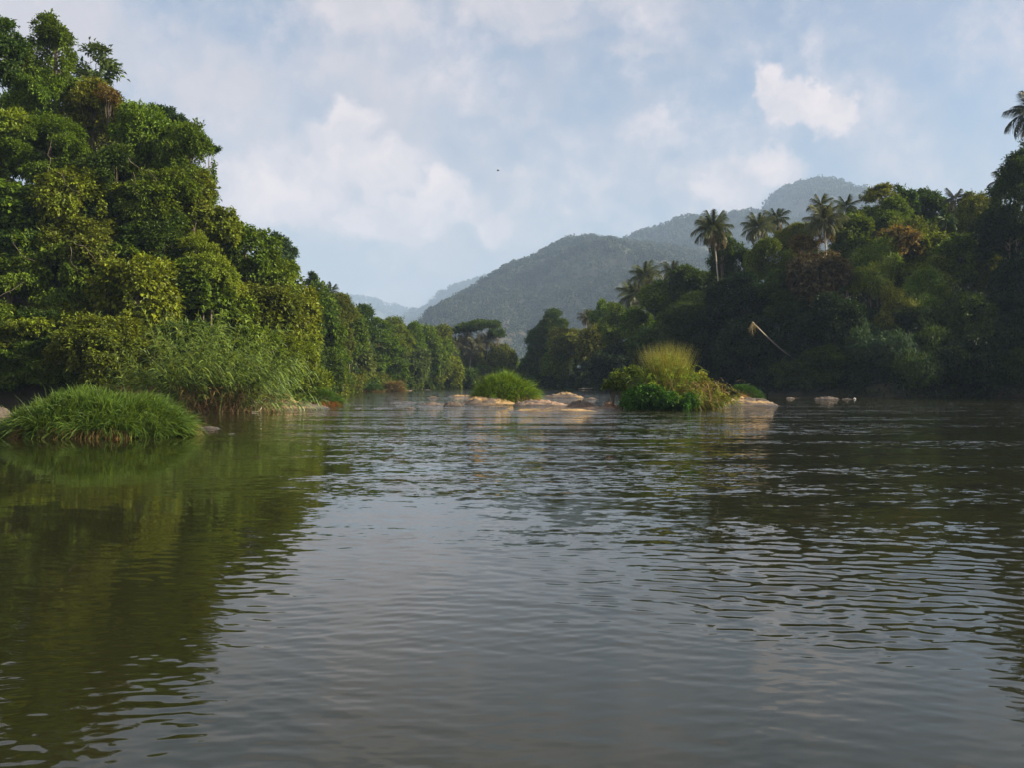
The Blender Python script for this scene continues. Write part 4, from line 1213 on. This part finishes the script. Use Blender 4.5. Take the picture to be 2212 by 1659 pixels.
grass_clump(848, 842, 20, 24, 215, 'brownish dry grass clump on the far left shore', 2500, 1.6, (.20, .15, .06), seed=18, width=.09)

def leafy_mass(cx, cyy, rw, rh, D, style, tint, seed, depth=1.0, leaf=1.0, cover=2.1):
    (Vv, Q), C = crown_geo(style, rw / F * D, rh / F * D, seed, leaf, cover)
    return Vv, Q, C

def reeds(cx, ybase, D, label, ncane, Lmax, spread, lean, seed, tint, leafw=.05, leafl=.6, foot=2.0, dry=True, ndry=1500, zb=0.0, nleaf=34, name='reed_clump', plume=0, bendk=.38, footy=.8):
    """arching canes with long leaves set along them"""
    rng = np.random.default_rng(seed)
    c = at(cx, ybase, D)
    root = tag(link(name, None, loc=(c[0], D + .8, zb)), label, 'reeds')
    canes = []; LP = []; LD = []; LL = []
    for k in range(ncane):
        b = np.array([rng.normal(0, foot * .5), rng.normal(0, footy), -.1])
        a = lean + rng.uniform(-1, 1) * spread
        L = Lmax * rng.uniform(.55, 1.0) * (1 - .25 * abs(a - lean) / max(spread, .1))
        d0 = np.array([math.sin(a), rng.normal(-.1, .25), math.cos(a)]); d0 /= np.linalg.norm(d0)
        u = np.linspace(0, 1, 10)[:, None]
        drop = bendk * (0.35 + abs(math.sin(a)))
        P = b + d0 * L * u + np.array([np.sign(math.sin(a)) * .12, 0, -drop]) * L * u ** 2.4
        canes.append(tube(P, np.linspace(.022, .008, 10), 4))
        t = rng.uniform(.12, 1.0, nleaf)
        LPk = np.stack([np.interp(t, u[:, 0], P[:, q]) for q in range(3)], 1)
        tang = norm(np.gradient(P, axis=0)); tk = np.stack([np.interp(t, u[:, 0], tang[:, q]) for q in range(3)], 1)
        sgn = np.where(rng.uniform(0, 1, nleaf) > .5, 1, -1)[:, None]
        sd2 = np.cross(tk, np.array([0, 1.0, 0])) * sgn
        LP.append(LPk); LD.append(tk * .75 + sd2 * .55 + rng.normal(0, .22, (nleaf, 3))); LL.append(leafl * rng.uniform(.6, 1.2, nleaf))
    o = link('canes', mesh_np('canes', *merge(canes), M_GRASS), root); o.color = (tint[0] * 1.2, tint[1], tint[2], 1)
    LP = np.concatenate(LP); LD = np.concatenate(LD); LL = np.concatenate(LL)
    Vb, Qb = blades(LP, LD, LL, np.full(len(LP), leafw), rng.uniform(.4, .9, len(LP)), 3, rng)
    o = link('leaves', mesh_np('leaves', Vb, Qb, M_GRASS), root); o.color = (*tint, 1)
    if dry:
        m = ndry
        P = np.stack([rng.normal(0, foot * .62, m), rng.normal(-.6, footy * .8, m), rng.uniform(.05, 1.8, m) ** 1.2], 1)
        d = np.stack([rng.normal(0, .8, m), rng.normal(-.4, .4, m), rng.uniform(-.3, .8, m)], 1)
        Vb, Qb = blades(P, d, rng.uniform(.5, 1.5, m), np.full(m, .045), rng.uniform(.5, 1.3, m), 3, rng)
        o = link('dry_leaves', mesh_np('dry_leaves', Vb, Qb, M_DRY), root); o.color = (.30, .19, .085, 1)
    if plume:
        m = plume
        a = lean + rng.uniform(-1, 1, m) * spread * .95
        d = np.stack([np.sin(a), rng.normal(0, .22, m), np.cos(a)], 1)
        P = np.stack([rng.normal(0, foot * .35, m), rng.normal(0, .4, m), np.full(m, .4)], 1)
        Vb, Qb = blades(P, d, Lmax * rng.uniform(.6, 1.12, m), np.full(m, .045), rng.uniform(.0, .12, m), 5, rng)
        o = link('seed_stalks', mesh_np('seed_stalks', Vb, Qb, M_GRASS), root); o.color = (.25, .25, .06, 1)
    return root

reeds(425, 886, 76, 'tall fan of arching blue-green reeds on the left bank', 210, 10.0, .72, .10, 3, (.165, .240, .050), .11, .85, 3.8, nleaf=42, bendk=.22)
reeds(500, 882, 77, 'reed canes arching far out to the right over the slab', 46, 8.0, .45, .90, 4, (.180, .260, .085), .11, .75, 2.6, dry=True, nleaf=44, bendk=.18)
reeds(330, 880, 77.5, 'low leaning reeds on the left side of the tall reed fan', 80, 5.2, .9, -.35, 5, (.160, .225, .035), .10, .8, 2.6, nleaf=34)
# driftwood and roots under the reeds
parts = []
rr = np.random.default_rng(9)
for k in range(16):
    a0 = np.array([rr.uniform(-3.2, 3.2), rr.uniform(-1.2, .4), rr.uniform(.0, .9)])
    pth = [a0]
    dv = norm(rr.normal(0, 1, 3) * np.array([1, .4, .5]))
    for q in range(6):
        dv = norm(dv + rr.normal(0, .35, 3)); nxt = pth[-1] + dv * .35; nxt[2] = max(nxt[2], .02); pth.append(nxt)
    parts.append(tube(pth, np.linspace(.06, .02, 7), 5))
c = at(470, 886, 76)
tag(link('tangled_roots', mesh_np('tangled_roots', *merge(parts), M_PALEBARK, True), loc=(c[0], 77.2, 0)), 'tangle of bare brown roots and driftwood under the tall reeds', 'roots')
# reed island
isl = at(1450, 886, 83)
reeds(1448, 850, 82.2, 'golden-green fountain of tall grass on the river island', 120, 4.6, .50, -.03, 6, (.180, .265, .030), .09, .75, 1.5, zb=.8, nleaf=26, plume=2200, bendk=.12, ndry=350)
reeds(1500, 862, 82.4, 'broad-leaved yellow-green reeds on the right of the river island', 80, 2.4, .95, .30, 7, (.190, .235, .028), .09, .65, 2.0, zb=.5, nleaf=30, bendk=.4, ndry=350)
def mass(name, cat, label, lumps, tint, style='broad', leaf=.5, D=82, stems=True, cover=2.2):
    c0 = lumps[0]; base = at(c0[0], CY, D); g = 0.1
    root = tag(link(name, None, loc=(base[0], D, g)), label, cat)
    parts = []; sp = []
    for k, (cx, cyy, rw, rh, DD) in enumerate(lumps):
        c = at(cx, cyy, DD) - np.array([base[0], D, g])
        (Vv, Q), C = crown_geo(style, rw / F * DD, rh / F * DD, 100 + k + int(cx), leaf, cover)
        parts.append((Vv + c, Q))
        for cc in C[::3]:
            e = cc + c; s_ = np.array([c[0] * .7, c[1], 0])
            sp.append(tube([s_, (s_ + e) / 2 + np.array([0, 0, .15]), e], [.035, .025, .01], 4))
    o = link('foliage', mesh_np('foliage', *merge(parts), M_LEAF), root); o.color = (*tint, 1)
    link('stems', mesh_np('stems', *merge(sp), M_BARK, True), root)
    return root
mass('creeper_mound', 'creeper', 'dark green creeper mound at the front of the river island', [(1395, 858, 44, 26, 82), (1440, 866, 44, 20, 81.5), (1370, 868, 26, 18, 82), (1480, 870, 30, 15, 81.5), (1400, 846, 26, 14, 82.5)],
     (.055, .150, .014), 'broad', .75)
mass('shrub', 'shrub', 'yellowing leafy shrub at the right end of the river island', [(1522, 845, 26, 24, 84.5), (1545, 862, 18, 14, 84), (1505, 822, 18, 20, 85)], (.165, .180, .025), 'big', .6, cover=1.3)
mass('shrub', 'shrub', 'sparse large-leaved sprigs on the left of the river island', [(1345, 822, 26, 22, 85), (1368, 804, 14, 14, 85.5), (1320, 832, 12, 8, 85)], (.120, .170, .020), 'big', .66, cover=.7)
mass('shrub', 'shrub', 'leafy twigs between the river island and the smooth slab', [(1572, 850, 22, 12, 88), (1555, 842, 14, 14, 88)], (.11, .11, .03), 'big', .5, cover=.9)
# island soil
Vm, Qm = dome(4.6, 2.0, .85, 5)
tag(link('island_ground', mesh_np('island_ground', Vm, Qm, M_MOUND, True), loc=(isl[0], 85.2, -.1)), kind='structure')
Vm, Qm = dome(6.2, 3.0, .7, 6)
tag(link('reed_bank_ground', mesh_np('reed_bank_ground', Vm, Qm, M_MOUND, True), loc=(at(430, 880, 80)[0], 81.5, -.1)), kind='structure')

# bare creeper stems in the dark hollow on the left
parts = []
for k in range(8):
    a0 = at(rr.uniform(60, 420), rr.uniform(300, 640), 88.5) - np.array([0, rr.uniform(2.4, 4.0), 0])
    pth = [a0]; dv = np.array([rr.normal(0, .6), 0, -.8])
    for q in range(8):
        dv = norm(dv + rr.normal(0, .3, 3)); pth.append(pth[-1] + dv * .42)
    parts.append(tube(pth, np.linspace(.022, .012, 9), 4))
c0 = at(250, 470, 86)
Vv, Q = merge(parts)
tag(link('hanging_creeper', mesh_np('hanging_creeper', Vv - c0, Q, M_BARK, True), loc=c0), 'bare pale creeper stems hanging among the left wood', 'creeper')

# bird
b = at(1076, 368, 90)
root = tag(link('bird', None, loc=b), 'tiny dark bird flying in the middle of the sky', 'bird')
link('body', mesh_np('body', *tube([(-.14, 0, 0), (-.08, 0, .01), (0, 0, .01), (.09, 0, .02), (.15, 0, .01)], [.004, .03, .04, .03, .005], 7), M_BIRD, True), root)
for s_ in (-1, 1):
    Vw = np.array([(.05, 0, .03), (-.05, 0, .03), (-.07, s_ * .16, .08), (.02, s_ * .17, .09), (-.08, s_ * .3, .02), (-.04, s_ * .31, .02)])
    link('wing', mesh_np('wing', Vw, np.array([(0, 1, 2, 3), (3, 2, 4, 5)]), M_BIRD), root)

# ------------------------------------------------------------------ haze
hm = bpy.data.materials.new('haze'); hm.use_nodes = True
ht = NT(hm.node_tree); ht.n.clear()
ho = ht.node('ShaderNodeOutputMaterial'); pv = ht.node('ShaderNodeVolumePrincipled')
pv.inputs['Color'].default_value = (.52, .72, 1.0, 1)
pv.inputs['Density'].default_value = 0.00016
pv.inputs['Anisotropy'].default_value = 0.0
ht.l.new(pv.outputs[0], ho.inputs['Volume'])
bx0, bx1, by0, by1, bz0, bz1 = -6100, 6100, -320, 9100, -3.0, 850
Vh = np.array([(x, y, z) for z in (bz0, bz1) for y in (by0, by1) for x in (bx0, bx1)])
Qh = np.array([(0, 2, 3, 1), (4, 5, 7, 6), (0, 1, 5, 4), (2, 6, 7, 3), (0, 4, 6, 2), (1, 3, 7, 5)])
tag(link('haze', mesh_np('haze', Vh, Qh, hm)), kind='stuff')
print('objects', len(bpy.data.objects), 'quads', sum(len(m.polygons) for m in bpy.data.meshes))
